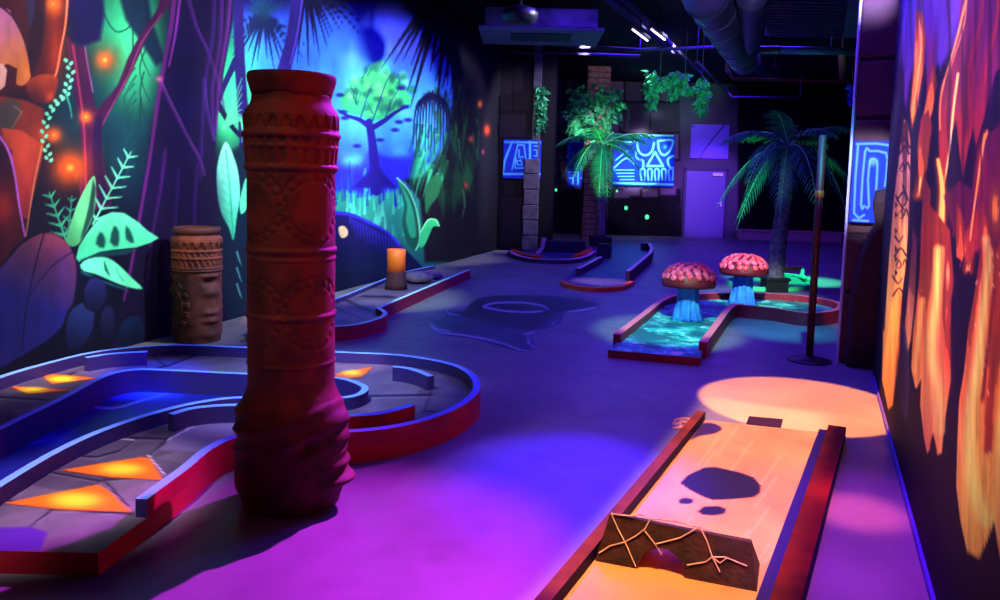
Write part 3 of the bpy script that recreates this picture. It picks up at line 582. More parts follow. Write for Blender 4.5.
    p.stroke([(903, 118), (900, 140), (898, 160), (893, 200), (890, 240), (887, 280), (884, 330)], 1.8, OUTL, 1.2, sm=3, a=.9); p.stroke([(908, 122), (911, 140), (911, 170), (910, 200), (907, 260), (902, 300), (899, 340)], 1.8, OUTL, 1.2, sm=3, a=.9)
    for y in (150, 196, 252, 292): p.stroke([(893 + (292 - y) * .045, y + 4), (899 + (292 - y) * .045, y - 4), (905 + (292 - y) * .03, y + 4)], 1.6, OUTL, sm=3)
    for y in (165, 212, 262): p.stroke([(895 + (292 - y) * .04, y + 4), (898 + (292 - y) * .04, y - 2), (900 + (292 - y) * .04, y + 5), (896 + (292 - y) * .04, y + 6)], 1.1, OUTL, sm=3); p.stroke([(902 + (292 - y) * .03, y + 3), (904 + (292 - y) * .03, y - 3), (906 + (292 - y) * .03, y + 4)], 1.1, OUTL, sm=3)
    for a_ in ([(896, 196), (901, 206), (905, 210)], [(903, 186), (907, 198), (904, 206)], [(895, 236), (899, 242), (903, 236)], [(893, 276), (898, 284), (902, 278)]):
        p.stroke(a_, 1.7, (50, 18, 60), 1.1, sm=2)
    for y in (202, 212, 228, 246, 256, 270): p.poly([(895, y), (898, y + 3), (895, y + 6)], (50, 14, 50), soft=1)
    p.glow(899, 222, 3, 20, (255, 150, 60), .7); p.poly([(899, 290), (902, 300), (900, 350), (897, 380), (899, 330)], (230, 130, 60), soft=2)
    p.poly([(901, 316), (905, 340), (910, 380), (909, 400), (906, 428), (900, 400)], (60, 44, 96), soft=3); p.stroke([(903, 324), (906, 340), (908, 372), (906, 420)], 2.4, (120, 76, 130), 1.4, sm=3, soft=2)
    # ragged sparks
    for k in range(26): x = rr.uniform(905, 960); y = rr.uniform(60, 330); p.glow(x, y, .5, 1.5, (240, 130, 120), .7)
def lava_done(p):
    lava(p); n = fbm(p.X / 3.2, p.Y / 60, 50); p.C[:] = np.clip(p.C * (.80 + .40 * n)[:, None], 0, 1)
    n3 = fbm(p.X / 4.5, p.Y / 90, 70); k = np.clip((n3 - .52) * 6, 0, 1) * np.clip((330 - p.Y) / 200, 0, 1) * .55
    p.C[:] = p.C * (1 - k)[:, None] + np.array([[60, 16, 70]]) / 255. * k[:, None]
    lum = p.C.max(1, keepdims=True); p.C[:] = p.C ** 1.12 * (.72 + .28 * (p.C[:, 1:2] > .4))
us = sorted(onR(x, 300) for x in np.concatenate([np.arange(882, 1000, .5), np.arange(1000, 1130, 2)]))
mur2 = painted_board('lava_mural', RA, RU, us, np.arange(0.0, 3.3, .008), .03, .02, lava_done, (26, 6, 40))
tag(mur2, 'painted mural of orange and violet molten lava drips covering the right wall', 'mural')
wallbox('floor_light_strip_right', RA, RU, RN, onR(1080, 300), onR(884, 300), .045, mat('blue_floor_light', (70, 60, 170), .5), z1=.03)  # blue strip stands in for blue light on the floor beside the wall
# ---------------------------------------------------------------- far walls
def rects(p, L, jitter=0):
    for x0, y0, x1, y1, c in L: p.poly([(x0, y0), (x1, y0 + .2), (x1, y1), (x0, y1)], c, soft=1.4)
def farwall(p):
    rr = random.Random(5)
    y = 66; row = 0
    ys = [70, 102, 133, 160, 190, 212, 250]
    for j in range(len(ys) - 1):
        x = 536 - (j % 2) * 9
        while x < 682:
            wd = rr.uniform(18, 34); v = rr.uniform(.7, 1.5)
            if ys[j] < 170: p.poly([(x + 1, ys[j] + 1), (min(x + wd - 1, 681), ys[j] + 1), (min(x + wd - 1, 681), ys[j + 1] - 1), (x + 1, ys[j + 1] - 1)], (74 * v, 54 * v, 84 * v), soft=1.5)
            x += wd
    for x, y0 in ((556, 104), (612, 108), (640, 116), (655, 100)): p.glow(x, y0 + 14, 10, 6, (150, 120, 150), .6)
    for x, y0 in ((632, 192), (650, 193), (668, 191), (622, 194)): p.poly([(x - 8, y0 - 4), (x + 8, y0 - 4), (x + 8, y0 + 4), (x - 8, y0 + 4)], (110, 84, 120), soft=2)
    p.poly([(678, 20), (738, 20), (738, 260), (682, 260)], (74, 64, 96), soft=2)
    for k in range(16): p.glow(rr.uniform(560, 680), rr.uniform(186, 226), .8, .8, (50, 90, 80), .8)
us = [onB(x) for x in np.arange(530, 912, 1.0)]
wb = painted_board('wall_back', BA, BU, us, np.arange(0, CEIL, .03), -.001, .15, farwall, (16, 9, 24)); tag(wb, kind='structure')
RC = Vector((LB.x, LB.y, 0)); RW = D(546, 250, LB.y + .25); RCU = Vector((1, .06, 0)).normalized(); RCN = Vector((-RCU.y, RCU.x, 0))
def recess(p):
    rects(p, [(500, 60, 512, 111, (34, 28, 38)), (500, 114, 526, 137, (38, 32, 44)), (504, 180, 514, 194, (30, 24, 32)), (500, 197, 524, 246, (30, 24, 36)), (514, 62, 530, 110, (30, 24, 34))])
    rr = random.Random(9)
    for k in range(10): x = rr.uniform(500, 540); p.glow(x, rr.uniform(60, 240), 5, 8, (36, 26, 40), .5)
RL = (RW - RC).dot(RCU) / 1.0
wr = painted_board('wall_back_left', RC - RCU * .2, RCU, list(np.arange(0, 1.45, .02)), np.arange(0, CEIL, .03), -.001, .15, recess, (14, 10, 18)); tag(wr, kind='structure')
e_ = RC - RCU * .2 + RCU * 1.43; f_ = BA + BU * (onB(552))
uu = (Vector((f_.x, f_.y, 0)) - e_); 
struct('wall_alcove', MB().box(((e_ + Vector((f_.x, f_.y, 0))) / 2 + Vector((0, 0, CEIL / 2))), (uu.length, .12, CEIL), ax=(uu.normalized(), Vector((-uu.y, uu.x, 0)).normalized(), Vector((0, 0, 1)))), dk)
# right-hand closing wall behind the block pillar
q0 = RA + RU * (onR(884) - .1); q1 = BA + BU * onB(905); uu = Vector((q1.x - q0.x, q1.y - q0.y, 0))
struct('wall_far_right', MB().box(((q0.x + q1.x) / 2 + .3, (q0.y + q1.y) / 2, CEIL / 2), (uu.length + .6, .12, CEIL), ax=(uu.normalized(), Vector((-uu.y, uu.x, 0)).normalized(), Vector((0, 0, 1)))), dk)
# exit door, its closer, the square violet board above it
def bpt(px, z): s = onB(px); v = BA + BU * s; return Vector((v.x, v.y, z))
doorm = mat('grey_violet_door_paint', (104, 84, 170), .5)
x0 = bpt(685, 0); x1 = bpt(724, 0); dw = (x1 - x0).length; dc = (x0 + x1) / 2 - BN * .05
d1 = MB().box((dc.x, dc.y, 1.0), (dw, .06, 2.0), ax=(BU, BN, Vector((0, 0, 1)))).build('door_1', doorm, bevel=.01); tag(d1, kind='structure')
fr = MB()
for s_ in (-1, 1): fr.box(dc + BU * s_ * (dw / 2 + .04) + Vector((0, 0, 1.03)), (.08, .12, 2.06), ax=(BU, BN, Vector((0, 0, 1))))
fr.box(dc + Vector((0, 0, 2.05)), (dw + .16, .12, .09), ax=(BU, BN, Vector((0, 0, 1)))); fr.build('door_frame', mat('door_frame_dark', (56, 40, 90), .6), d1)
MB().box(dc + BU * (dw * .28) - BN * .06 + Vector((0, 0, 1.9)), (.3, .08, .09), ax=(BU, BN, Vector((0, 0, 1)))).build('door_closer', mat('pale_metal', (220, 215, 235), .4), d1)
MB().box(dc + BU * (dw * .40) - BN * .06 + Vector((0, 0, 1.02)), (.04, .06, .16), ax=(BU, BN, Vector((0, 0, 1)))).tube([dc + BU * (dw * .40) - BN * .09 + Vector((0, 0, 1.04)), dc + BU * (dw * .30) - BN * .09 + Vector((0, 0, 1.04))], .014).build('door_handle', mat('pale_metal', (0, 0, 0)), d1)
def at_back(px, py, off=.0): return PL(px, py, BA - BN * off, BN)
def board(name, quad, off, paintfn, base, step=.4, thick=.05, parent=None, m='wall_paint'):
    x0, y0, x1, y1 = quad; a = at_back(x0, y1, off); b = at_back(x1, y1, off); t = at_back(x0, y0, off)
    L = (b - a).dot(BU); nu = max(4, int((x1 - x0) / step)); nz = max(4, int((y1 - y0) / step))
    return painted_board(name, Vector((a.x, a.y, 0)), BU, [L * k / nu for k in range(nu + 1)], [a.z + (t.z - a.z) * k / nz for k in range(nz + 1)], -.001, thick, paintfn, base, parent, mname=m)
def vb(p): p.stroke([(724, 126), (712, 140), (703, 152), (700, 158)], 1.6, (70, 40, 150), .8); p.glow(693, 126, 1.5, 1.5, (70, 40, 160), .8)
o = board('violet_board', (690, 124, 728, 158), .06, vb, (120, 90, 255), .5); tag(o, 'square glowing violet board hung on the far wall above the door', 'board')
# glyph boards
BL0 = (22, 34, 190); BL1 = (70, 190, 255); BL2 = (40, 100, 250)
def skull(p):
    p.poly([(612, 130), (676, 130), (676, 190), (612, 190)], (16, 60, 214)); p.glow(620, 148, 8, 10, (16, 20, 130), .7)
    S_ = lambda pts, w=2.2, sm=3: p.stroke(pts, w, (110, 226, 255), w, sm=sm)
    S_([(613, 135), (673, 135.5)], 2.0, 0); S_([(612, 142), (634, 142), (637, 139)], 1.6, 0); S_([(614, 183), (673, 184.5)], 2.2, 0)
    S_([(637, 140), (638, 149), (641, 154), (647, 155), (652, 151), (654, 143)]); S_([(658, 141), (659, 150), (663, 155), (668, 153), (672, 146), (672, 140), (658, 141)]); p.glow(665, 147, 2, 2, BL1, .9)
    S_([(655, 152), (647, 166), (663, 166), (655, 152)], 2.2, 0)
    S_([(636, 152), (637, 158), (643, 161), (643, 168)]); S_([(673, 156), (668, 159), (669, 166), (673, 168)])
    for x in (643, 650, 657, 664, 671): S_([(x - 1.5, 180), (x - 2.5, 171), (x, 168.5), (x + 2, 171), (x + 1.5, 180)], 1.6, 2)
    for k in range(4): S_([(614 + k * 2, 170 + k * 3.2), (634, 170 + k * 3.2)], 1.1, 0)
    S_([(614, 168), (626, 158), (634, 164)], 1.6); S_([(616, 160), (628, 150)], 1.4, 0)
o = board('skull_glyph_board', (612, 133.5, 673.5, 185.5), .08, skull, (16, 60, 214), .4); tag(o, 'glowing blue board with a carved skull glyph on the far wall beside the door', 'glyph board')
def stepg(p):
    p.poly([(560, 130), (610, 130), (610, 190), (560, 190)], (20, 40, 190))
    S_ = lambda pts, w=1.5, sm=3: p.stroke(pts, w, (80, 190, 255), w, sm=sm)
    S_([(566, 142), (600, 142.5)], 1.8, 0); S_([(563, 148), (566, 145), (570, 148), (567, 152), (563, 149)]); S_([(555, 160), (556, 166), (559, 167)]); S_([(567, 157), (571, 152), (574, 158), (570, 162)]); S_([(569, 172), (578, 172.5), (578, 184)], 1.5, 0); S_([(570, 178), (573, 178), (573, 184)], 1.3, 0)
    S_([(556, 172), (566, 172)], 1.8, 0); S_([(585, 150), (590, 160), (586, 168)]); S_([(581, 178), (600, 178)], 1.5, 0)
st = thing('stepped_glyph_board', 'glowing blue stepped glyph board on the far wall behind the ivy clad column', 'glyph board', at_back(585, 170, .08))
board('board_panel', (566, 141, 604, 173), .08, stepg, BL0, .5, parent=st); board('board_panel', (567.5, 173, 604, 187), .08, stepg, BL0, .5, parent=st)
# corner glyph board on the alcove wall
def cornerg(p):
    p.poly([(490, 130), (560, 130), (560, 190), (490, 190)], (20, 50, 200))
    S_ = lambda pts, w=1.5, sm=0: p.stroke(pts, w, (90, 190, 255), w, sm=sm)
    S_([(503, 142), (540, 142.5)], 2.2); S_([(503, 174), (540, 174)], 2.4); S_([(512, 142), (505, 160), (503, 172)], 2.2); S_([(518, 144), (512, 170)], 1.6); S_([(518, 145), (524, 145), (527, 168), (515, 168), (516, 158)], 1.5); S_([(519, 150), (519, 157), (523, 157)]); S_([(517, 161), (521, 160), (522, 165), (518, 165), (517, 161)], 1.4)
    S_([(530, 142), (530, 176)], 2.4); S_([(534, 146), (539, 146)], 1.5); S_([(534, 150), (537, 150), (537, 156), (534, 156)], 1.4); S_([(534, 161), (539, 161)]); S_([(534, 166), (539, 166)], 1.4)
a0 = PL(503, 178, RC - RCN * .06, RCN); a1 = PL(540.5, 178, RC - RCN * .06, RCN); at_ = PL(503, 139, RC - RCN * .06, RCN); L_ = (a1 - a0).dot(RCU)
o = painted_board('glyph_board', Vector((a0.x, a0.y, 0)), RCU, [L_ * k / 90 for k in range(91)], [a0.z + (at_.z - a0.z) * k / 90 for k in range(91)], -.001, .05, cornerg, (20, 50, 200)); tag(o, 'small glowing blue glyph board in the far left corner next to the jungle mural', 'glyph board')
# ================================================================ mini-golf fairways
def GL(L, z): return [G(x, y, z) for x, y in L]
BLUETOP = mat('pale_blue_curb_paint', (118, 160, 255), .5); REDSIDE = mat('red_curb_paint', (206, 34, 44), .5, noise=(170, 24, 40), nscale=5); DKIN = mat('indigo_curb_paint', (50, 34, 96), .55)
def slabs(p, P, seed=1, lo=(78, 62, 92), hi=(118, 98, 124), sc=.5):
    """irregular paving tone: cells of slightly different grey"""
    rr = random.Random(seed); x0, x1, y0, y1 = P[:, 0].min(), P[:, 0].max(), P[:, 1].min(), P[:, 1].max(); n = int((x1 - x0) * (y1 - y0) / sc ** 2) + 6
    c = np.array([(rr.uniform(x0, x1), rr.uniform(y0, y1)) for _ in range(n)]); t = np.array([rr.random() for _ in range(n)])
    pass
    d = np.hypot(P[:, None, 0] - c[None, :, 0], P[:, None, 1] - c[None, :, 1]); o = np.argsort(d, 1)[:, :2]; k = np.arange(len(P))
    e = d[k, o[:, 1]] - d[k, o[:, 0]]; tone = t[o[:, 0]]
    lo = np.array(lo) / 255.; hi = np.array(hi) / 255.
    C = lo + (hi - lo) * tone[:, None]; C *= (.8 + .4 * fbm(P[:, 0] * 9, P[:, 1] * 9, seed))[:, None]
    p.C[:] = C
# ---- the big winding fairway around the pillar
Z1 = .17; ZD = .09
outer_px = [(141, 499), (163, 483), (185, 467), (207, 449), (232, 437), (262, 432), (300, 431), (348, 431), (400, 425), (442, 413), (468, 399), (477, 386), (470, 373), (448, 363), (400, 355), (340, 352), (240, 347), (170, 345), (100, 351), (40, 365), (0, 377), (-60, 398), (-130, 425)]
inner_px = [(-62, 462), (0, 428), (60, 399), (104, 376), (134, 369.5), (170, 370), (245, 373.5), (300, 375), (340, 378), (360, 384), (365, 389), (356, 395), (335, 398), (290, 398.5), (245, 397), (205, 401), (160, 411), (110, 427), (60, 449), (0, 484), (-62, 524)]
OUT = cr(GL(outer_px, Z1), 4); INN = cr(GL(inner_px, Z1), 4, True)
P1 = G(98, 553, ZD); P2 = G(-130, 548, ZD)
hole1 = thing('winding_fairway', 'large winding lane with pale blue curbs and orange crystals, looping behind the carved pillar', 'mini golf lane', (OUT[0].x, OUT[0].y, 0))
def offs(L, w_):
    out = []
    for i in range(len(L)):
        a, b = L[max(i - 1, 0)], L[min(i + 1, len(L) - 1)]; t = (b - a); t.z = 0; t.normalize(); out.append(L[i] + Vector((t.y, -t.x, 0)) * w_)
    return out
deckpoly = [P1] + offs(OUT, .026) + [P2]
def deck1(p, P):
    slabs(p, P, 4, (72, 56, 76), (108, 88, 104), .62)
    DJ = (24, 16, 36)
    for L in ([(147, 352), (156, 359), (165, 366)], [(205, 352), (186, 359), (168, 366)], [(165, 366), (150, 371)], [(52, 384), (75, 372)], [(0, 397), (48, 400)], [(433, 376), (431, 392), (424, 411)], [(424, 411), (452, 413)], [(370, 396), (432, 395)],
              [(108, 436), (136, 438), (168, 439)], [(138, 438), (120, 451)], [(168, 439), (150, 455)], [(25, 532), (52, 509)], [(50, 509), (132, 514)], [(104, 480), (128, 506)], [(104, 480), (160, 476)], [(0, 500), (28, 503)], [(48, 472), (100, 481)], [(0, 532), (28, 531)], [(60, 455), (96, 457), (120, 451)]):
        p.stroke(L, 2.4, DJ, soft=1.4, a=.85); p.stroke([(x, y + 1.8) for x, y in L], .8, (160, 136, 166), soft=.8, a=.5)
    p.stroke([(148, 455), (165, 475)], 1.6, (210, 170, 200), soft=1); p.stroke([(104, 437), (134, 440)], 1.3, (200, 160, 180), soft=1)
    p.poly([(170, 438), (196, 424), (236, 423), (232, 440), (205, 452), (160, 450)], (150, 128, 168), soft=3, a=.6); p.stroke([(168, 440), (195, 425)], 1.4, (210, 180, 220), soft=1)
    p.poly([(-20, 528), (30, 527), (48, 532), (40, 550), (-20, 552)], (74, 26, 130), soft=2)
    def crystal(pts, c): p.poly([(x, y + .8) for x, y in pts], (60, 14, 20), soft=2); p.poly(pts, (255, 106, 16), soft=1.2); p.glow(c[0], c[1], c[2], c[3], (255, 226, 40), .95, 1.6)
    crystal([(62, 470), (140, 457), (150, 458), (163, 480), (110, 477)], (122, 469, 22, 6)); crystal([(4, 503), (98, 484.5), (108, 490), (131, 512), (60, 509)], (76, 500, 26, 8))
    crystal([(40, 373), (100, 378), (52, 384)], (62, 379, 14, 3)); crystal([(10, 386), (74, 390), (28, 394)], (34, 390, 14, 3)); crystal([(334, 374), (373, 366.5), (362, 377), (340, 380)], (352, 373, 10, 3))
painted_deck('deck', deckpoly, ZD, .0135, deck1, (90, 74, 100), hole1, [INN], side=(200, 32, 44))
o_ = MB(); ribbon(o_, OUT, .05, ZD, Z1, False, 0, 1, 2); o_.build('outer_curb', [DKIN, BLUETOP, REDSIDE], hole1)
i_ = MB(); ribbon(i_, INN, .045, 0, Z1, True, 0, 1); i_.build('inner_curb', [DKIN, BLUETOP], hole1)
for L, s in (([(86, 357.5), (112, 353.5), (147, 351.5)], DKIN), ([(171, 414), (190, 408.5), (214, 405.5), (244, 404.5)], DKIN), ([(394, 366.5), (407, 368), (420, 371.5), (431, 376)], DKIN), ([(346, 415.5), (375, 413.5), (395, 409.5), (412, 404.5)], REDSIDE)):
    m_ = MB(); ribbon(m_, cr(GL(L, .19), 5), .05, ZD, .19, False, 0, 1); m_.build('bumper', [s, BLUETOP], hole1)
def island_light(p, P):  # island floor's blue light and bright streaks put into the colour
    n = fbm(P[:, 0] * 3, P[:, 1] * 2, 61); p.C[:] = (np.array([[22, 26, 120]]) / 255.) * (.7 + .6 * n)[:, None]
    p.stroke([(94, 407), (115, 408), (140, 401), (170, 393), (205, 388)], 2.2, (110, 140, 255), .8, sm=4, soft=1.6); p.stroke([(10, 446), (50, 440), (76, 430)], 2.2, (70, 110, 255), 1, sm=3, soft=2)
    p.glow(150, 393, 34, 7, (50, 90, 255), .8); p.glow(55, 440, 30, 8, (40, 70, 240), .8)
painted_deck('island_light_plate', offs(INN, 0.0), .012, .022, island_light, (20, 26, 120), hole1, side=(20, 20, 80))
# ---- fairway along the mural, with a stump lamp
hole2 = thing('mural_side_fairway', 'narrow stone paved lane with thin pale green curb along the jungle mural', 'mini golf lane', G(380, 320))
FR = cr(GL([(250, 327), (300, 327), (345, 325.5), (366, 322), (382, 316.5), (385, 312), (378, 308)], .14), 4) + GL([(378, 308), (400, 298.5), (440, 281.5), (469, 269.5)], .14)[1:]
BK = GL([(434, 267), (400, 274), (345, 297), (300, 314), (250, 326)], .10)
def deck2(p, P):
    slabs(p, P, 9, (88, 72, 100), (126, 106, 128), .6)
    p.stroke([(345, 300), (388, 318)], 2, (24, 16, 40), soft=1.2); p.stroke([(335, 308), (372, 322)], 2, (24, 16, 40), soft=1.2); p.poly([(335, 305), (352, 308), (380, 320), (350, 322)], (168, 120, 130), soft=3, a=.6); p.stroke([(360, 296), (395, 297)], 2, (30, 20, 50), soft=1.2)
painted_deck('deck', FR + [G(469, 269.5, .10)] + BK, .07, .06, deck2, (90, 74, 100), hole2, side=(110, 20, 60))
PALE = mat('pale_green_curb_paint', (176, 236, 220), .5); m_ = MB(); ribbon(m_, FR, .05, 0, .14, False, 0, 1); m_.build('front_curb', [mat('crimson_curb_side', (150, 20, 60), .6), PALE], hole2)
m_ = MB(); ribbon(m_, BK, .04, 0, .12, False, 0, 1); m_.build('back_curb', [DKIN, BLUETOP], hole2)
# rocks lying on it
stone = mat('grey_rock', (120, 104, 130), .85, noise=(84, 70, 96), nscale=6, bump=.5)
for k, (x, y, r, lab) in enumerate(((418, 283, .22, 'pale lumpy rock lying on the stone lane right beside the orange stump lamp'), (433, 279, .15, 'flat little rock on the stone lane, the farther one from the orange stump lamp'))):
    g = G(x, y, .07); b = MB(); b.blob((g.x, g.y, .07 + r * .35), (r, r * .8, r * .42), 14, 8, rnd=.12); tag(b.build('rock', stone, smooth=True), lab, 'rock')
# ---- front right sand lane with the cracked ramp
LZ = .035; CZ = .09
lane = thing('sand_fairway', 'peach sand coloured mini golf lane with brown side boards in the right foreground', 'mini golf lane', G(690, 520))
NL = G(563, 600, LZ); FL_ = G(705, 420, LZ); NR = G(757, 600, LZ); FRr = G(819, 432, LZ)
def ext(a, b, t): return a + (b - a) * t
NL2 = ext(FL_, NL, 1.45); NR2 = ext(FRr, NR, 1.45)
SAND = (238, 180, 130)
def deck6(p, P):
    X, Y = p.X, p.Y; n = fbm(P[:, 0] * 5, P[:, 1] * 3, 3); p.C[:] = (np.array([[196, 136, 84]]) / 255.) * (.82 + .36 * n)[:, None]
    rr = random.Random(2)
    for k in range(26):
        x = rr.uniform(600, 800); y = rr.uniform(430, 590); p.stroke([(x, y), (x + 8, y - 10), (x + 22, y - 30)], 1.4, rr.choice([(150, 124, 116), (226, 206, 190)]), soft=2, a=.35, sm=3)
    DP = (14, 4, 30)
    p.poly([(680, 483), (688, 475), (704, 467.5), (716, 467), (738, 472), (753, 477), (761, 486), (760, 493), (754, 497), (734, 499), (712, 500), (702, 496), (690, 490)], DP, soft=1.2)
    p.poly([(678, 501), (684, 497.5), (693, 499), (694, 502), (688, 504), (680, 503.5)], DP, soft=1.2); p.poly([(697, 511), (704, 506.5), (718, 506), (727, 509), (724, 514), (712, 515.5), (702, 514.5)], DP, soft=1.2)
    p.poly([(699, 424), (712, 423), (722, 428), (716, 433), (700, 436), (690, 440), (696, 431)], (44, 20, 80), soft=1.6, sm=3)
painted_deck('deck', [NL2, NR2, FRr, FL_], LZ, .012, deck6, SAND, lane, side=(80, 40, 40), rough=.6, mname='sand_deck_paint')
BRN = mat('brown_board', (120, 50, 22), .7, spec=.1, noise=(76, 30, 16), nscale=5); NAV = mat('indigo_board', (34, 22, 96), .7, spec=.1)
ld = (FL_ - NL).normalized(); rd = (FRr - NR).normalized(); ln = Vector((-ld.y, ld.x, 0)); rn = Vector((rd.y, -rd.x, 0))
def vboard(nm, a, b, n, wd, top, mats):
    m = MB(); a = Vector((a.x, a.y, 0)); b = Vector((b.x, b.y, 0)); ribbon(m, [a + n * wd / 2, b + n * wd / 2], wd, 0, top, False, 0, 1); return m.build(nm, mats, lane)
vboard('left_board', NL2, FL_, ln, .055, CZ, [NAV, BRN]); vboard('inner_rail', NR2, FRr, rn, .05, .055, [NAV, NAV]); vboard('right_board', NR2 + rn * .052, FRr + rn * .052, rn, .10, CZ, [NAV, mat('red_brown_board', (104, 26, 12), .75, spec=.1, noise=(76, 18, 10), nscale=7)])
# cracked stone ramp with an arched tunnel
fl0 = G(595, 561, LZ); fr0 = G(757, 592, LZ); fl0.z = fr0.z = LZ + .001
ru = (fr0 - fl0).normalized(); rw = (fr0 - fl0).length; rdp = Vector((-ru.y, ru.x, 0))
RH = .17; SL = .42
ramp = thing('cracked_ramp', 'dark stone obstacle crossed by pale cracks, with an arched tunnel, sitting across the sand lane', 'golf obstacle', fl0)
def rp(u_, v_, d_=0): return fl0 + ru * u_ + Vector((0, 0, v_)) + rdp * (SL * v_ + d_)
ac = rw * .42; ar = rw * .15
arch = [(ac + ar * math.cos(t), .085 * math.sin(t)) for t in np.linspace(math.pi, 0, 13)]
outl = [(0, 0)] + arch + [(rw, 0), (rw * .945, RH * .92), (rw * .50, RH * .95), (rw * .06, RH * 1.02)]
m_ = MB(); n_ = len(outl); fr_ = [rp(*q) for q in outl]; bk_ = [fl0 + ru * q[0] + Vector((0, 0, q[1] * .97)) + rdp * (.24 if q[1] < RH * .9 else .105) for q in outl]
m_.v = [tuple(p) for p in fr_ + bk_]
m_.f = [list(range(n_)), list(range(2 * n_ - 1, n_ - 1, -1))] + [[i, (i + 1) % n_, (i + 1) % n_ + n_, i + n_] for i in range(n_)]; m_.m = [0, 0] + [1 if 1 <= i < 13 else 0 for i in range(n_)]
dst = mat('dark_cracked_stone', (66, 32, 36), .7, noise=(36, 16, 28), nscale=14, bump=.6); m_.build('ramp_body', [dst, mat('tunnel_lining', (210, 140, 120), .6)], ramp)
fn_ = ru.cross((rp(0, 1) - rp(0, 0)).normalized()); fn_ = -fn_ if fn_.y > 0 else fn_
def fp(x, y): q = PL(x, y, fl0, fn_); return q + fn_ * .003
crk = mat('pale_crack_paint', (226, 190, 190), .5)
for L in ([(611, 513), (618, 529), (625, 542), (636, 567)], [(599, 553), (610, 546), (625, 542), (636, 536), (645, 529), (651, 518)], [(645, 531), (655, 544), (662, 555)], [(656, 544), (680, 538), (694, 530), (702, 526)], [(700, 527), (707, 541), (712, 556), (720, 572)], [(687, 565), (706, 562), (712, 557), (725, 557), (747, 566)], [(712, 557), (720, 563), (727, 558)], [(640, 514), (651, 519), (676, 521), (700, 528), (712, 530)], [(612, 514), (632, 516), (642, 514)]):
    mm = MB(); mm.tube([fp(*q) for q in L], .0027, 6); mm.build('crack_line', crk, ramp)
# ---- mushroom pool fairway
MZ = .15; MD = .07
pool = thing('pool_fairway', 'turquoise water painted mini golf lane with red curbs, under the two mushrooms', 'mini golf lane', G(690, 330))
pl = GL([(617, 334), (645, 313), (662, 300), (680, 294.5), (720, 293), (760, 293), (800, 295.5), (832, 300.5), (841, 305.5), (832, 310.5), (806, 312.5), (776, 308), (750, 305.5), (736, 304.5), (728, 309), (718, 322), (703, 342)], MZ)
PLC = [pl[0]] + cr(pl, 4)[1:]
fa = G(608, 350, MD); fb = G(700, 358, MD)
def deck5(p, P):
    n1 = fbm(P[:, 0] * 5 + 3, P[:, 1] * 5, 5); n2_ = fbm(P[:, 0] * 9, P[:, 1] * 9 + 7, 8); a = np.array([[14, 104, 96]]) / 255.; b = np.array([[30, 190, 160]]) / 255.; c = np.array([[170, 255, 210]]) / 255.
    t = np.clip((n1 - .36) * 4, 0, 1)[:, None]; C = a * (1 - t) + b * t; t2 = np.clip((.07 - abs(n2_ - .5)) * 22, 0, 1)[:, None] * np.clip((n1 - .3) * 4, 0, 1)[:, None]; p.C[:] = C * (1 - t2) + c * t2
    p.poly([(672, 351), (684, 352.5), (682, 355), (670, 354)], (230, 220, 200), soft=2)
painted_deck('deck', [fa] + PLC + [fb], MD, .022, deck5, (20, 120, 150), pool, side=(140, 20, 50), rough=.35)
RC_ = mat('crimson_curb_paint', (150, 24, 50), .5); PK = mat('pink_curb_top', (255, 120, 120), .5)
m_ = MB(); ribbon(m_, PLC, .07, 0, MZ, False, 0, 1); m_.build('curb', [RC_, PK], pool)
# ---- two far fairways with glowing orange front arcs
ORG = mat('orange_glow_paint', (255, 96, 30), .5); SLATE = mat('dark_slate_curb', (70, 50, 70), .6); PTOP = mat('pinkish_curb_top', (230, 190, 200), .5)
DKD = mat('dark_blue_deck', (60, 56, 120), .45, noise=(44, 40, 96), nscale=4)
h3 = thing('far_straight_fairway', 'dark straight lane ending in an orange front arc, midway to the far wall', 'mini golf lane', G(600, 282))
A3 = GL([(563, 281), (568, 284), (585, 287), (605, 287.5), (622, 286), (632, 281.5)], .06)
poly3 = A3 + GL([(630, 273), (652, 254), (649, 246), (612, 246), (603, 250), (575, 268)], .05)
m_ = MB().prism([(p.x, p.y) for p in poly3], 0, .04); m_.build('deck', DKD, h3)
m_ = MB(); ribbon(m_, cr(A3, 4), .08, 0, .065, False, 0, 0); m_.build('front_arc', ORG, h3)
m_ = MB(); ribbon(m_, GL([(578, 268.5), (601, 256.5)], .16), .07, 0, .16, False, 0, 1); m_.build('left_curb', [SLATE, PTOP], h3)
m_ = MB(); ribbon(m_, GL([(628, 271), (650, 253), (652, 248), (649, 243), (642, 243.5)], .2), .07, 0, .2, False, 0, 1); m_.build('right_curb', [SLATE, PTOP], h3)
g = G(604, 258, .04); m_ = MB().box((g.x, g.y, .16), (.28, .3, .24), rz=-.2); m_.box((g.x, g.y, .30), (.22, .24, .06), rz=-.2); m_.build('bumper_block', mat('dark_block', (38, 26, 56), .6), h3)
h4 = thing('far_curved_fairway', 'low rounded mini golf lane edged with orange in front of the far left alcove', 'mini golf lane', G(550, 258))
A4 = GL([(510, 250.5), (516, 254.5), (530, 258), (550, 259.5), (572, 259), (586, 256), (594, 251)], .08)
m_ = MB().prism([(p.x, p.y) for p in A4 + GL([(596, 247), (562, 246.5), (552, 250.5), (520, 251)], .05)], 0, .05); m_.build('deck', DKD, h4)
m_ = MB(); ribbon(m_, cr(A4, 4), .1, 0, .08, False, 0, 1); m_.build('front_arc', [SLATE, PTOP], h4)
m_ = MB(); ribbon(m_, cr(GL([(513, 249.5), (518, 252.5), (528, 255), (540, 256.5)], .09), 3), .1, .0, .10, False, 0, 0); m_.build('orange_edge', ORG, h4)
m_ = MB(); ribbon(m_, cr(GL([(576, 256), (584, 253.5), (590, 250)], .09), 3), .12, .0, .12, False, 0, 0); m_.build('orange_edge', ORG, h4)
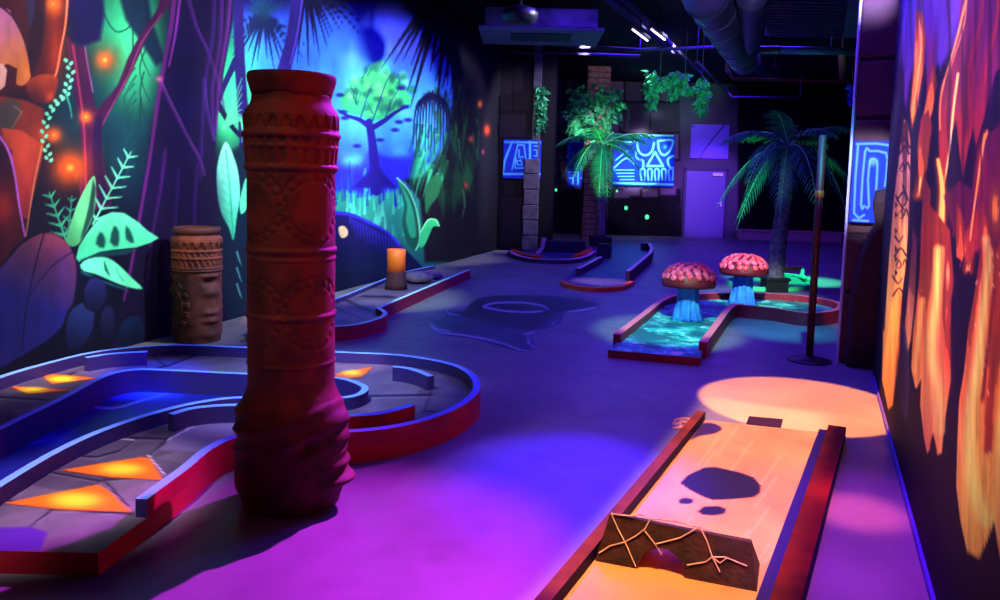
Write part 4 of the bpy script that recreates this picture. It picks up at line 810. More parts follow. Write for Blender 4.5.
m_ = MB().box(G(566, 252, .05) + Vector((0, 0, .12)), (.8, .4, .24)); m_.build('bumper_block', mat('dark_block', (0, 0, 0)), h4)
g = G(537, 254, .05); m_ = MB().tube([g, g + Vector((.1, 0, .12)), g + Vector((.14, 0, .34))], .05, 8); m_.build('bumper_post', PTOP, h4)
# ---- small green curbed fairway behind the palm
h6 = thing('green_rimmed_fairway', 'small lane with a bright green rim behind the planter of the right palm', 'mini golf lane', G(775, 284))
GRN = mat('green_rim_paint', (70, 255, 150), .5); L6 = cr(GL([(727, 279), (745, 274), (775, 272), (800, 276), (813, 281), (806, 285.5), (786, 287), (758, 287), (738, 284)], .06), 4, True)
m_ = MB().prism([(p.x, p.y) for p in L6], 0, .03); m_.build('deck', mat('dark_green_deck', (20, 110, 84), .5), h6)
m_ = MB(); ribbon(m_, L6, .06, 0, .06, True, 0, 0); m_.build('rim', GRN, h6)
m_ = MB().tube(GL([(803, 268), (802, 276), (806, 279)], .08), .03, 6); m_.build('rim_post', GRN, h6)
m_ = MB().box(G(790, 268.5, .06), (.5, .06, .07), rz=.35); m_.build('marker_bar', mat('yellow_bar_paint', (255, 200, 60), .5), h6)
# ---- floor paintings
def puddle(p, P):
    n = fbm(P[:, 0] * 3, P[:, 1] * 3, 4); p.C[:] = (np.array([[74, 80, 104]]) / 255.) * (.7 + .5 * n)[:, None]
    W_ = (196, 200, 214); DKp = (40, 34, 60)
    p.poly([(455, 312), (482, 296), (560, 298), (600, 304), (560, 312), (545, 322), (528, 330), (470, 318)], DKp, soft=3, a=.8, sm=3)
    for L in ([(430, 324), (437, 332), (455, 334), (480, 338), (505, 344), (520, 350), (530, 351)], [(433, 324), (436, 329), (450, 331)], [(526, 334), (545, 330), (556, 327), (552, 323)], [(526, 334), (531, 345), (548, 353)], [(445, 309), (450, 314), (460, 315)], [(568, 312), (585, 310), (596, 307.5)], [(484, 306), (495, 303), (520, 302.5), (540, 305), (548, 309)], [(484, 307), (505, 311), (530, 312), (542, 311)]):
        p.stroke(L, 2.0, W_, 1.4, sm=4, soft=1.4, a=.8)
PUD = cr(GL([(428, 323), (446, 318), (444, 309), (462, 312), (476, 300), (500, 295.5), (545, 295.5), (580, 299), (600, 305), (590, 311), (566, 313), (560, 323), (532, 334), (536, 347), (524, 352), (500, 346), (470, 338), (440, 334)], 0), 3, True)
o = painted_deck('painted_puddle', PUD, .004, .025, puddle, (60, 70, 100), None, side=(60, 60, 80), z0=.0005, mname='floor_mark_paint', rough=.4); tag(o, 'grey blue puddle shape with curling white outlines painted on the middle of the floor', 'floor painting')
def emblem(p, P):
    for L in ([(673, 424), (676, 419), (684, 418)], [(686, 418), (691, 419)], [(676, 424), (682, 421), (687, 422)], [(673, 428), (680, 427), (688, 425)], [(681, 421), (680, 427)]): p.stroke(L, 2.6, (255, 190, 70), soft=1)
EM = GL([(671, 429), (674, 417), (686, 416), (693, 418), (688, 430)], 0)
o = painted_deck('floor_emblem', EM, .004, .008, emblem, (60, 30, 60), None, side=(40, 20, 60), z0=.0005, mname='floor_mark_paint'); tag(o, 'small orange glyph painted on the floor at the far left corner of the sand lane', 'floor painting')
MATP = GL([(749, 416), (783, 419), (781, 427), (746, 424)], .006)
m_ = MB().prism([(p.x, p.y) for p in MATP], .0, .006); tag(m_.build('tee_mat', mat('dark_violet_mat', (24, 12, 56), .9, spec=.05)), 'small dark rectangular tee mat on the floor beyond the sand lane', 'mat')
# ================================================================ carved posts, plants, lamps, ceiling gear
def sstep(a, b, x): t = min(1, max(0, (x - a) / (b - a))); return t * t * (3 - 2 * t)
def bump1(x, c, w_): return math.exp(-((x - c) / w_) ** 2)
WOOD = mat('brown_carved_wood', (96, 38, 28), .7, noise=(62, 26, 22), nscale=9, bump=.35, spec=.3)
# ---- main carved pillar
pc = G(291.5, 499, 0); pc.z = 0                       # centre of its foot
dep = pc.y; pxm = F / dep
print('pillar', pc, 'px per m', pxm)
HT = 2.02
pil = thing('carved_pillar', 'tall round carved brown pillar with a flared rim and folded tiki foot, standing on the floor', 'pillar', pc)
def prof(z):
    r = .198
    r += .012 * sstep(1.60, 1.80, z) * (1 - sstep(1.86, 1.93, z))
    r -= .022 * sstep(1.87, 1.945, z)
    r += .060 * sstep(.60, .42, z)
    r -= .035 * sstep(.12, .0, z)
    return r
def ring(z, c, h, w_): return h * max(0, 1 - ((z - c) / w_) ** 2) ** .5 if abs(z - c) < w_ else 0
def pilr(z, a):
    r = prof(z)
    for c, h, w_ in ((1.775, .012, .016), (1.72, .006, .010), (1.625, .012, .016), (1.24, .009, .014), (1.20, .005, .008), (.93, .009, .014), (.70, .005, .01)): r += ring(z, c, h, w_)
    if 1.80 < z < 1.87:                                # zig zag band
        t = (a / (2 * math.pi) * 22) % 1; tri = abs(t - .5) * 2; r += -.005 if (z - 1.80) / .07 < tri else .003
    if 1.733 < z < 1.758 or 1.645 < z < 1.71:           # upright bars
        r += .004 * (1 if math.sin(a * 26) > .1 else -1)
    if 1.26 < z < 1.61 or .4 < z < 1.18:                 # carved ladder arcs
        zc = 1.44 if z > 1.22 else .95
        for a0 in (-2.3, -.75, .8, 2.35):
            da = (a - a0 + math.pi) % (2 * math.pi) - math.pi; u = da * .2; v = z - zc; q = math.hypot(u, v); th = math.atan2(v, u)
            if abs(q - .13) < .006 or abs(q - .17) < .006: r -= .004
            elif abs(q - .15) < .015 and math.sin(th * 20) > .3: r -= .004
    if z < .52:                                        # slanting folds of the foot
        ph = z - .075 * math.cos(a + .15) ; f = sstep(.54, .48, z) * (.15 + .85 * sstep(.20, .30, z)) * (.75 + .25 * math.sin(a * 2 + 1))
        q_ = ((ph + .012 * math.sin(3 * a)) / .097) % 1; r += f * (.020 * (1 - abs(2 * q_ - 1)) ** 1.6 - .008) + .004 * math.sin(3 * a + z * 20) * f
        # tiki face in profile on the right hand side: brow, nose, lips, chin
        g = math.exp(-((((a + .15 + math.pi) % (2 * math.pi)) - math.pi) / .42) ** 2)
        r += g * (.012 * bump1(z, .45, .03) + .018 * bump1(z, .35, .03) + .016 * bump1(z, .27, .02) + .022 * bump1(z, .21, .018) + .052 * bump1(z, .135, .024))
        for ea in (-1.0, .7):
            g2 = math.exp(-(((a - ea + math.pi) % (2 * math.pi) - math.pi) / .14) ** 2 - ((z - .33) / .03) ** 2); r -= .03 * g2
    return max(r, .05)
zs_ = np.concatenate([np.linspace(0, .6, 110), np.linspace(.605, 1.962, 250)])
m_ = MB().lathe((pc.x, pc.y, 0), [(1, z) for z in zs_], 220, 0, lambda r, z, a: pilr(z, a)); m_.build('shaft', WOOD, pil, smooth=True)
m_ = MB().lathe((pc.x, pc.y, 0), [(.176, 1.955), (.181, 1.975), (.190, 2.005), (.196, 2.025), (.198, 2.045), (.195, 2.058), (.182, 2.06), (.176, 2.04), (.16, 2.0)], 64, 0, lambda r, z, a: r + .002 * math.sin(a * 5)); m_.build('rim', WOOD, pil, smooth=True); pil.scale = (1, 1, .965)
# ---- small carved post by the mural
sc_ = G(198, 340, 0); W2 = mat('tan_carved_wood', (110, 58, 42), .75, noise=(64, 30, 28), nscale=9, bump=.3)
sp = thing('carved_post', 'short tan carved tiki post with zigzag bands in front of the jungle mural', 'post', sc_)
def spr(z, a):
    r = .212 + .012 * sstep(.9, 1.0, z) - .03 * sstep(1.01, 1.06, z) - .012 * sstep(.1, 0, z)
    for c in (.90, .83, .735, .71): r += ring(z, c, .012, .013)
    if .915 < z < 1.0: t = (a / 6.2832 * 18) % 1; r += -.012 if (z - .92) / .075 < abs(t - .5) * 2 else .004
    if .845 < z < .888 or .75 < z < .82: t = (a / 6.2832 * 26 + z * 6) % 1; r += .007 if t > .5 else -.006
    if z < .68:
        for a0 in (-2.75, 1.6):
            da = (a - a0 + math.pi) % (2 * math.pi) - math.pi; u = da * .21; v = z - .36; q = math.hypot(u * .9, v * .8); th = math.atan2(v, u)
            if abs(q - .17) < .008: r += .012
            elif abs(q - .21) < .02 and math.sin(th * 16) > 0: r += .009
            elif q < .11: r -= .012 * (1 - q / .11)
            if q < .035: r += .02
        for a0 in (-.62, 3.2):
            da = (a - a0 + math.pi) % (2 * math.pi) - math.pi; g = math.exp(-(da / .34) ** 2); r += g * (-.03 * bump1(z, .60, .03) + .03 * bump1(z, .66, .02) + .035 * bump1(z, .50, .05) + .03 * bump1(z, .30, .03) + .03 * bump1(z, .22, .03) + .02 * bump1(z, .08, .04))
    return r
m_ = MB().lathe((sc_.x, sc_.y, 0), [(1, z) for z in np.linspace(0, 1.06, 200)], 160, 0, lambda r, z, a: spr(z, a)); m_.build('shaft', W2, sp, smooth=True)
m_ = MB().lathe((sc_.x, sc_.y, 0), [(.18, 1.055), (.205, 1.065), (.21, 1.10), (.205, 1.125), (.18, 1.13), (.16, 1.10)], 48); m_.build('rim', mat('dark_brown_rim', (64, 36, 34), .7), sp, smooth=True); sp.scale = (1, 1, .93)
# ---- stump lamp on the mural-side lane
g = G(396, 289, .07); k_ = g.y / F
sl = thing('stump_lamp', 'orange glowing tree stump lamp standing on the stone lane beside the mural', 'lamp', g)
m_ = MB().lathe(g, [(11.5 * k_, 0), (10.5 * k_, 6 * k_), (9.5 * k_, 16 * k_), (9.3 * k_, 17 * k_), (9.3 * k_, 18 * k_)], 28, 0, lambda r, z, a: r * (1 + .03 * math.sin(7 * a))); m_.build('stump_base', mat('dark_bark', (70, 34, 44), .8), sl, smooth=True)
m_ = MB().lathe(g, [(9.2 * k_, 18 * k_), (9.2 * k_, 30 * k_), (9.4 * k_, 40 * k_), (8.6 * k_, 40.4 * k_), (8.2 * k_, 37 * k_)], 28); m_.build('lamp_shade', mat('orange_lit_shade', (230, 110, 30), .5, emit=((255, 96, 16), .10)), sl, smooth=True)
# ---- mushrooms
CAPD = mat('dark_red_cap', (110, 16, 36), .5); SCL = mat('pink_orange_scale', (255, 96, 130), .4, noise=(240, 50, 50), nscale=9); CYN = mat('cyan_stem', (60, 150, 255), .5, noise=(34, 96, 225), nscale=8)
def mushroom(x, y, capw, top, label):
    g = G(x, y, MD); k = g.y / F; h = 1.53 + (hor(x) - top) * k - MD; R_ = capw / 2 * k
    t = thing('mushroom', label, 'mushroom', g, group='giant mushrooms on the turquoise lane')
    r0 = R_ * .46; R_ *= .96
    m = MB().lathe(g, [(r0 * 1.12, 0), (r0 * 1.0, .05), (r0 * .86, h * .3), (r0 * .78, h * .6), (r0 * .8, h * .74)], 72, 0, lambda r, z, a: r * (1 + .07 * math.cos(11 * a)) + (.02 * math.cos(11 * a) * max(0, 1 - z / .1))); m.build('stem', CYN, t, smooth=True)
    capz = h * .62; ch = h - capz - .03
    pf = [(r0 * .7, capz + .035), (R_ * .75, capz + .005), (R_ * .98, capz - .01), (R_ * 1.02, capz + .03)] + [(R_ * math.cos(a) ** .8, capz + .03 + ch * math.sin(a)) for a in np.linspace(.15, 1.5, 9)]
    m = MB().lathe(g, pf, 40); c = m.build('cap', CAPD, t, smooth=True)
    rr = random.Random(int(x)); m = MB()
    for ringi, (el, nn) in enumerate(((.36, 18), (.62, 16), (.86, 13), (1.10, 9), (1.33, 5), (1.5, 1))):
        for q in range(nn):
            a = 2 * math.pi * (q + .5 * (ringi % 2)) / nn + rr.uniform(-.06, .06); e = el + rr.uniform(-.05, .05)
            p = g + Vector((R_ * math.cos(e) ** .8 * math.cos(a), R_ * math.cos(e) ** .8 * math.sin(a), capz + .03 + ch * math.sin(e)))
            m.blob(p, (R_ * .15 * rr.uniform(.75, 1.1), R_ * .14, .022), 10, 5, rot=Vector((math.cos(a) * math.cos(e), math.sin(a) * math.cos(e), math.sin(e) * 1.2)).to_track_quat('Z', 'Y').to_matrix())
    m.build('cap_scales', SCL, c, smooth=True)
mushroom(687, 320, 55, 264, 'nearer left giant mushroom with a pink scaled cap and fluted cyan stem')
mushroom(742, 304, 49, 255, 'farther right giant mushroom with a pink scaled cap and fluted cyan stem')
# ---- palms
FG = mat('palm_leaf_green', (34, 150, 90), .5, noise=(20, 104, 64), nscale=6); STM = mat('palm_rib_green', (110, 220, 130), .5); TRK = mat('fibrous_palm_trunk', (120, 104, 118), .8, noise=(72, 60, 76), nscale=16, bump=.8)
def frond(parent, base, az, L, rise, droop, wl, n=26, tw=0.0):
    """one feathered leaf: rib plus two rows of narrow leaflets, curving outward and down"""
    dx = Vector((math.cos(az), math.sin(az), 0)); pts = []
    for i in range(n + 1):
        t = i / n; pts.append(base + dx * (L * (t - .12 * t * t)) + Vector((0, 0, rise * t - droop * t * t)))
    m = MB(); m.tube(pts, [.014 * (1 - .8 * i / n) for i in range(n + 1)], 5, mi=1)
    sd = Vector((-dx.y, dx.x, 0)); rr = random.Random(int(az * 100) + int(L * 1000))
    for i in range(3, n + 1):
        t = i / n; p = pts[i]; tan = (pts[i] - pts[i - 1]).normalized(); l = wl * (math.sin(math.pi * min(1, .12 + t * .95)) ** .6) * rr.uniform(.88, 1.1)
        for s_ in (-1, 1):
            d = (sd * s_ * .8 + tan * .65 + Vector((0, 0, -.25 + rr.uniform(-.12, .12)))).normalized(); e = p + d * l + Vector((0, 0, -.18 * l)); mid = p + d * l * .5 + Vector((0, 0, .01)); wv = tan * (.016 + .012 * (1 - t))
            up = Vector((0, 0, .004))
            m.add([p - wv * .6, mid - wv, e, mid + wv, p + wv * .6, mid + up * 2], [(0, 1, 5), (1, 2, 5), (2, 3, 5), (3, 4, 5), (4, 0, 5)], 0)
    return m.build('palm_frond', [FG, STM], parent)
# right palm, in a black planter
rb = G(774, 291, 0); k_ = rb.y / F
palm = thing('palm_tree', 'right palm tree with long feathered green fronds, growing from a black planter near the mushrooms', 'palm tree', rb)
m_ = MB().box((rb.x, rb.y, .09), (.32, .32, .18)); m_.box((rb.x, rb.y, .19), (.36, .36, .04)); m_.build('planter', mat('black_planter', (20, 16, 26), .5), palm, bevel=.01)
cr_ = Vector((rb.x + .09, rb.y, 1.53 + (hor(774) - 146) * k_))
tp = cr([rb + Vector((0, 0, .18)), rb + Vector((.03, 0, .8)), rb + Vector((.08, 0, 1.5)), cr_], 8)
m_ = MB().tube(tp, [.13 - .05 * i / len(tp) + .008 * (i % 2) for i in range(len(tp))], 14); m_.build('trunk', TRK, palm, smooth=True)
for i, (az, L, ri, dr, wl) in enumerate(((3.25, .98, .75, .72, .26), (2.95, .95, .1, .95, .27), (3.4, .75, -.1, 1.0, .26), (3.8, .95, .5, 1.1, .26), (4.3, .8, .2, 1.15, .26), (4.9, .85, .35, 1.2, .26), (5.6, .85, .3, 1.15, .26), (6.1, .95, .3, .9, .27), (.15, 1.0, .85, .6, .26), (.6, .95, .7, .7, .26), (1.3, .8, .9, .6, .24), (2.1, .85, .8, .7, .24), (5.2, .8, .8, .7, .24), (4.0, .6, .95, .5, .22), (3.05, .7, -.35, .75, .24))):
    frond(palm, cr_ + Vector((0, 0, -.02)), az, L * 1.2, ri * 1.1, dr * 1.15, wl * 1.35)
# left palm in front of the ivy column
lb = G(600, 246, 0); k_ = lb.y / F; cl = Vector((lb.x - .02, lb.y, 1.53 + (hor(600) - 145) * k_))
palm2 = thing('palm_tree', 'left palm tree with short bright green fronds in front of the ivy covered brick column', 'palm tree', lb)
m_ = MB().box((lb.x, lb.y, .12), (.5, .5, .24)); m_.build('planter', mat('black_planter', (0, 0, 0)), palm2, bevel=.015)
tp = cr([lb + Vector((0, 0, .24)), lb + Vector((-.03, 0, 1.2)), cl], 8); m_ = MB().tube(tp, [.12 - .04 * i / len(tp) + .006 * (i % 2) for i in range(len(tp))], 12); m_.build('trunk', TRK, palm2, smooth=True)
for i, (az, L, ri, dr, wl) in enumerate(((3.2, 1.0, .7, .9, .33), (2.8, .85, .2, 1.0, .33), (3.9, .9, .3, 1.2, .33), (4.5, .5, .1, 1.5, .33), (4.9, .45, .2, 1.75, .36), (5.5, 1.0, .5, 1.0, .33), (6.1, 1.15, .75, .7, .34), (.2, 1.0, .7, .8, .33), (1.0, .8, .8, .7, .3), (1.9, .8, .8, .7, .3), (5.9, 1.0, .1, 1.1, .33), (4.2, .9, .9, .6, .3))):
    frond(palm2, cl, az, L * 1.4, ri * 1.25, dr * 1.15, wl * 1.25)
# ---- ivy covered brick column
BRK = mat('mauve_brick', (140, 96, 104), .8, noise=(96, 62, 74), nscale=10, bump=.5); MORT = mat('dark_mortar', (40, 26, 40), .9)
ic = D(592, 245, 21.6); ic.z = 0; kk = 21.6 / F; ICW = 22 * kk
col = thing('ivy_column', 'square mauve brick column wrapped in ivy, rising to the ceiling behind the left palm', 'column', ic)
m_ = MB().box((ic.x, ic.y, CEIL / 2), (ICW * .94, ICW * .94, CEIL - .01)); m_.build('core', MORT, col)
m_ = MB(); nr = 30; hh = CEIL / nr; rr = random.Random(4)
for r in range(nr):
    for s_ in range(2):
        for fx, fy in ((0, -1), (0, 1), (1, 0), (-1, 0)):
            o_2 = (-.25 if s_ == 0 else .25) * ICW * .98; wdt = ICW * .48; 
            if r % 2: o_2 += .0
            c = Vector((ic.x + fx * ICW * .48 + (o_2 if fx == 0 else 0), ic.y + fy * ICW * .48 + (o_2 if fy == 0 else 0), hh * (r + .5)))
            m_.box(c, (wdt if fx == 0 else .03 + rr.uniform(0, .02), wdt if fy == 0 else .03 + rr.uniform(0, .02), hh * .86))
m_.build('brick_facing', BRK, col)
IVY = mat('ivy_leaf', (52, 170, 104), .6, noise=(24, 110, 70), nscale=8)
def leaf(m, p, d, l, wd, rr, mi=0):
    d = d.normalized(); s_ = d.cross(Vector((rr.uniform(-1, 1), rr.uniform(-1, 1), rr.uniform(-1, 1)))).normalized(); n_ = d.cross(s_)
    m.add([p, p + d * l * .45 + s_ * wd, p + d * l, p + d * l * .45 - s_ * wd, p + d * l * .5 + n_ * wd * .35], [(0, 1, 4), (1, 2, 4), (2, 3, 4), (3, 0, 4)], mi)
def foliage(m, fn, n, l, rr):
    for _ in range(n):
        p = fn(); leaf(m, p, Vector((rr.uniform(-1, 1), rr.uniform(-1, 1), rr.uniform(-1.3, .2))), l * rr.uniform(.7, 1.2), l * .34, rr)
rr = random.Random(8); m_ = MB()
def f1():
    z = rr.uniform(2.6, 3.9); w_ = ICW * (.55 + .35 * max(0, z - 3.2)); return Vector((ic.x + rr.uniform(-w_, w_) + .05, ic.y + rr.choice((-1, -1, 1)) * rr.uniform(.5, .8) * ICW, z))
foliage(m_, f1, 420, .2, rr)
def f2(): z = rr.uniform(3.2, 4.1); a = rr.uniform(0, 6.28); q = rr.uniform(.3, .7); return Vector((ic.x + q * math.cos(a), ic.y + q * .7 * math.sin(a), z))
foliage(m_, f2, 300, .24, rr)
for k in range(3):
    x = ic.x - .7 + .12 * k; foliage(m_, lambda: Vector((x + rr.uniform(-.12, .12), ic.y - .6 + rr.uniform(-.1, .1), rr.uniform(2.85, 3.7))), 60, .2, rr)
m_.build('ivy', IVY, col)
# ---- hanging plants under the ceiling
def hanging(px, py0, py1, Y, label, segs, group=None):
    a = D(px, py0, Y); t = thing('hanging_plant', label, 'hanging plant', a, group='trailing plants hung under the ceiling'); rr = random.Random(int(px)); m = MB(); s = MB()
    for L in segs:
        P_ = [D(x, y, Y) for x, y in L]; C_ = cr(P_, 6); s.tube(C_, .012, 5)
        for c in C_: foliage(m, lambda: c + Vector((rr.uniform(-.06, .06), rr.uniform(-.12, .12), rr.uniform(-.05, .05))), 9, .16, rr)
    s.tube([a, Vector((a.x, a.y, CEIL))], .01, 5)
    m.build('foliage', IVY, t); s.build('stem', mat('dark_vine', (40, 50, 40), .8), t)
hanging(660, 78, 106, 15, 'forked trailing plant hanging under the ceiling, left of three beside the skull board', [[(676, 73), (668, 80), (656, 84), (651, 88), (652, 104)], [(650, 74), (652, 84)]])
hanging(685, 80, 96, 15.4, 'bushy trailing plant hanging under the ceiling, middle one of three', [[(684, 76), (680, 84), (672, 94)], [(680, 88), (690, 90)]])
hanging(702, 80, 110, 15.2, 'single straight trailing plant hanging under the ceiling above the violet board', [[(702, 80), (703, 94), (701, 109)]])
# ---- moss strand on the pale stone post in the alcove
ap = G(529, 250.5, 0); ap.z = 0; kk = ap.y / F
sp2 = thing('stone_post', 'pale slim stone post with a green moss strand standing in the far left alcove', 'post', ap)
STN = mat('pale_mauve_stone', (96, 86, 104), .8, noise=(64, 54, 72), nscale=6, bump=.4)
m_ = MB()
for j in range(6): m_.box((ap.x, ap.y, .01 + .34 * (j + .5)), (16 * kk - .02 * (j % 2), .34, .33), rz=.05 * (j % 2))
m_.build('stone_blocks', STN, sp2, bevel=.02)
m_ = MB().box((ap.x + .08, ap.y, 2.04 + (CEIL - 2.04) / 2), (8 * kk, .2, CEIL - 2.05)); m_.build('upper_shaft', STN, sp2, bevel=.01)
rr = random.Random(6); m_ = MB(); foliage(m_, lambda: Vector((ap.x + .16 + rr.uniform(-.04, .05), ap.y - .17, rr.uniform(2.7, 3.6))), 130, .18, rr); m_.build('moss_strand', IVY, sp2)
# dark round-edged pier between alcove and far wall
dp = G(546, 243, 0); 
m_ = MB(); rr = random.Random(31); z = 0
while z < CEIL - .05:
    h = min(rr.uniform(.5, .75), CEIL - z); m_.box((dp.x - .12, dp.y, z + h / 2), (11 * dp.y / F + rr.uniform(-.03, .03), .5, h - .02)); z += h
tag(m_.build('stone_pier', mat('dark_maroon_stone', (62, 28, 40), .8, noise=(44, 18, 32), nscale=4, bump=.4), bevel=.03), 'dark maroon stone pier from floor to ceiling between the alcove and the far wall', 'pier')
# ---- block pillar at the right wall, with the maze board
a_ = G(838.5, 363, 0); a_.z = 0; b_2 = PL(881, 364, a_, RU); b_2.z = 0; pu = (b_2 - a_).normalized(); pn = Vector((-pu.y, pu.x, 0)); pw = (b_2 - a_).length
PD = .42
pilr_ = thing('block_pillar', 'square pillar of dark maroon stone blocks standing against the near end of the lava mural', 'pillar', (a_ + b_2) / 2 + pn * PD / 2)
BL = mat('maroon_stone_block', (84, 44, 66), .7, noise=(56, 28, 52), nscale=5, bump=.3)
mid = (a_ + b_2) / 2 + pn * PD / 2
MB().box(mid + Vector((0, 0, CEIL / 2)), (pw * .93, PD * .93, CEIL - .01), ax=(pu, pn, Vector((0, 0, 1)))).build('core', MORT, pilr_)
z = 0
for h in (.64, .50, .50, .51, .50, .53, .5, .5, .42):
    MB().box(mid + Vector((0, 0, z + h / 2)), (pw, PD, h - .03), ax=(pu, pn, Vector((0, 0, 1)))).build('stone_block', BL, pilr_, bevel=.018); z += h
MB().tube([a_ - pu * .012 - pn * .012, a_ - pu * .012 - pn * .012 + Vector((0, 0, CEIL - .01))], .012, 6).build('corner_bead', mat('pale_corner_bead', (190, 190, 230), .5), pilr_)
# rocky outcrop at its foot
rr = random.Random(14)
def outz(px, py): q = PL(px, py, a_ - pn * .14, pn); return q
ol = [(846, 362), (850, 300), (858, 262), (868, 236), (876, 222), (873, 204), (876, 190), (888, 188), (893, 205), (891, 250), (886, 362)]
fr3 = [outz(*q) for q in ol]
for q in (0, 10): fr3[q].z = 0.0
m_ = MB(); n_ = len(fr3); cx = sum(fr3, Vector()) / n_
inner = [cx + (p - cx) * .8 - pn * .05 for p in fr3]; bk3 = [p + pn * .128 for p in fr3]
m_.v = [tuple(p) for p in fr3 + inner + bk3]; m_.f = [[i, (i + 1) % n_, (i + 1) % n_ + n_, i + n_] for i in range(n_)] + [[i + n_, (i + 1) % n_ + n_, n_ * 0 + (i + 1) % n_ + n_, i + n_][:2] + [] for i in []] + [list(range(n_, 2 * n_))] + [[i, i + 2 * n_, (i + 1) % n_ + 2 * n_, (i + 1) % n_] for i in range(n_)] + [list(range(3 * n_ - 1, 2 * n_ - 1, -1))]
m_.m = [0] * len(m_.f)
o = m_.build('rock_relief', mat('dark_rock', (52, 26, 40), .8, noise=(34, 18, 32), nscale=7, bump=.5), pilr_, bevel=.012)
def mz(p):
    p.poly([(840, 130), (905, 130), (905, 230), (840, 230)], (30, 56, 214)); C_ = (96, 160, 255)
    W_ = [[(857, 144), (895, 146), (891, 170)], [(858, 146), (854, 213), (864, 215)], [(864, 206), (861, 205), (865, 152), (870, 151), (886, 153), (887, 168), (885, 186)], [(866, 207), (869, 206), (868, 180), (870, 162), (872, 159), (877, 161), (877, 176), (876, 190)], [(853, 220), (868, 221)]]
    for L in W_: p.stroke(L, 2.3, C_, soft=1.3, sm=2)
    p.glow(873, 162, 4, 4, (130, 200, 255), .7); p.stroke([(861, 150), (858, 205)], 1.4, (60, 60, 240), soft=1)
aa = PL(853, 222, a_ - pn * .03, pn); bb = PL(894, 222, a_ - pn * .03, pn); tt = PL(857, 141, a_ - pn * .03, pn)
L_ = pw * .97; aa0 = a_ + pu * pw * .02
o = painted_board('maze_board', aa0 - pn * .045, pu, [L_ * k / 90 for k in range(91)], [aa.z + (tt.z - aa.z) * k / 140 for k in range(141)], -.001, .04, mz, (30, 56, 214)); tag(o, 'glowing blue board with nested maze lines on the block pillar by the lava mural', 'glyph board')
# ---- thin post on a round base
po = G(809, 361, 0)
th = thing('barrier_post', 'thin dark brown upright post on a flat round base beside the block pillar', 'post', po)
MB().lathe(po, [(.19, 0), (.19, .012), (.17, .022), (.05, .03), (.03, .05)], 40).build('round_base', mat('dark_metal', (40, 24, 44), .4), th, smooth=True)
MB().tube([po + Vector((0, 0, .03)), po + Vector((0, 0, 2.0))], .032, 12).build('pole', mat('rust_brown_pole', (70, 26, 20), .5), th, smooth=True)
MB().lathe(po, [(.034, 1.46), (.04, 1.47), (.04, 1.51), (.034, 1.52)], 16).build('collar', mat('brass_collar', (190, 140, 80), .3, .6), th, smooth=True)
# ---- low plinth along the far wall
pa = at_back(738, 246, .55); pb = at_back(838, 248, .55); pa.z = pb.z = 0
m_ = MB().box((pa + pb) / 2 + Vector((0, 0, .13)), ((pb - pa).length, .5, .26), ax=(BU, BN, Vector((0, 0, 1)))); m_.box((pa + pb) / 2 + Vector((0, 0, .275)), ((pb - pa).length + .06, .56, .05), ax=(BU, BN, Vector((0, 0, 1))))
tag(m_.build('low_bench', mat('tan_bench', (226, 170, 160), .6), bevel=.01), 'long low tan bench standing against the far wall right of the door', 'bench')
# ---- ceiling gear
def Cz(x, y, z): return G(x, y, z)
GAL = mat('galvanised_metal', (120, 124, 140), .4, .6, noise=(84, 88, 110), nscale=5); PIPE = mat('dark_pipe', (60, 50, 90), .45, .5); COP = mat('copper_pipe', (200, 110, 80), .4, .6)
# cassette unit
ca = Cz(480, 31, 4.0); cb = Cz(605, 32, 4.0)
uc = (ca + cb) / 2 + Vector((0, .6, 0)); L_ = (cb - ca).length
ac_ = thing('air_conditioner', 'wide pale ceiling air conditioner cassette hanging left of the two light tubes', 'air conditioner', (uc.x, uc.y, 4.0))
AX = (BU, BN, Vector((0, 0, 1)))
MB().box((uc.x, uc.y, 4.03), (L_, 1.5, .06), ax=AX).build('front_panel', mat('dull_white_panel', (100, 100, 130), .5), ac_, bevel=.015)
MB().box((uc.x, uc.y, 4.22), (L_ * .9, 1.3, .3), ax=AX).build('housing', GAL, ac_, bevel=.01)
MB().box((uc.x, uc.y - .1, 3.992), (L_ * .5, .7, .016), ax=AX).build('intake_grille', mat('dark_grille', (30, 36, 60), .6), ac_)
for s_ in (-1, 1):
    for t_ in (-1, 1): MB().tube([(uc.x + s_ * L_ * .4, uc.y + t_ * .6, 4.36), (uc.x + s_ * L_ * .4, uc.y + t_ * .6, CEIL)], .012, 6).build('hanger_rod', PIPE, ac_)
# round ceiling speaker
sp_ = Cz(520, 12, 3.9)
sp_.z = 3.74; m_ = MB().lathe(sp_, [(.16, .0), (.24, .05), (.26, .14), (.22, .2), (.10, .24)], 28); m_.tube([sp_ + Vector((0, 0, .2)), Vector((sp_.x, sp_.y, CEIL))], .03, 8); tag(m_.build('ceiling_speaker', mat('black_plastic', (24, 22, 34), .4), smooth=True), 'round black speaker hanging just in front of the air conditioner', 'speaker')
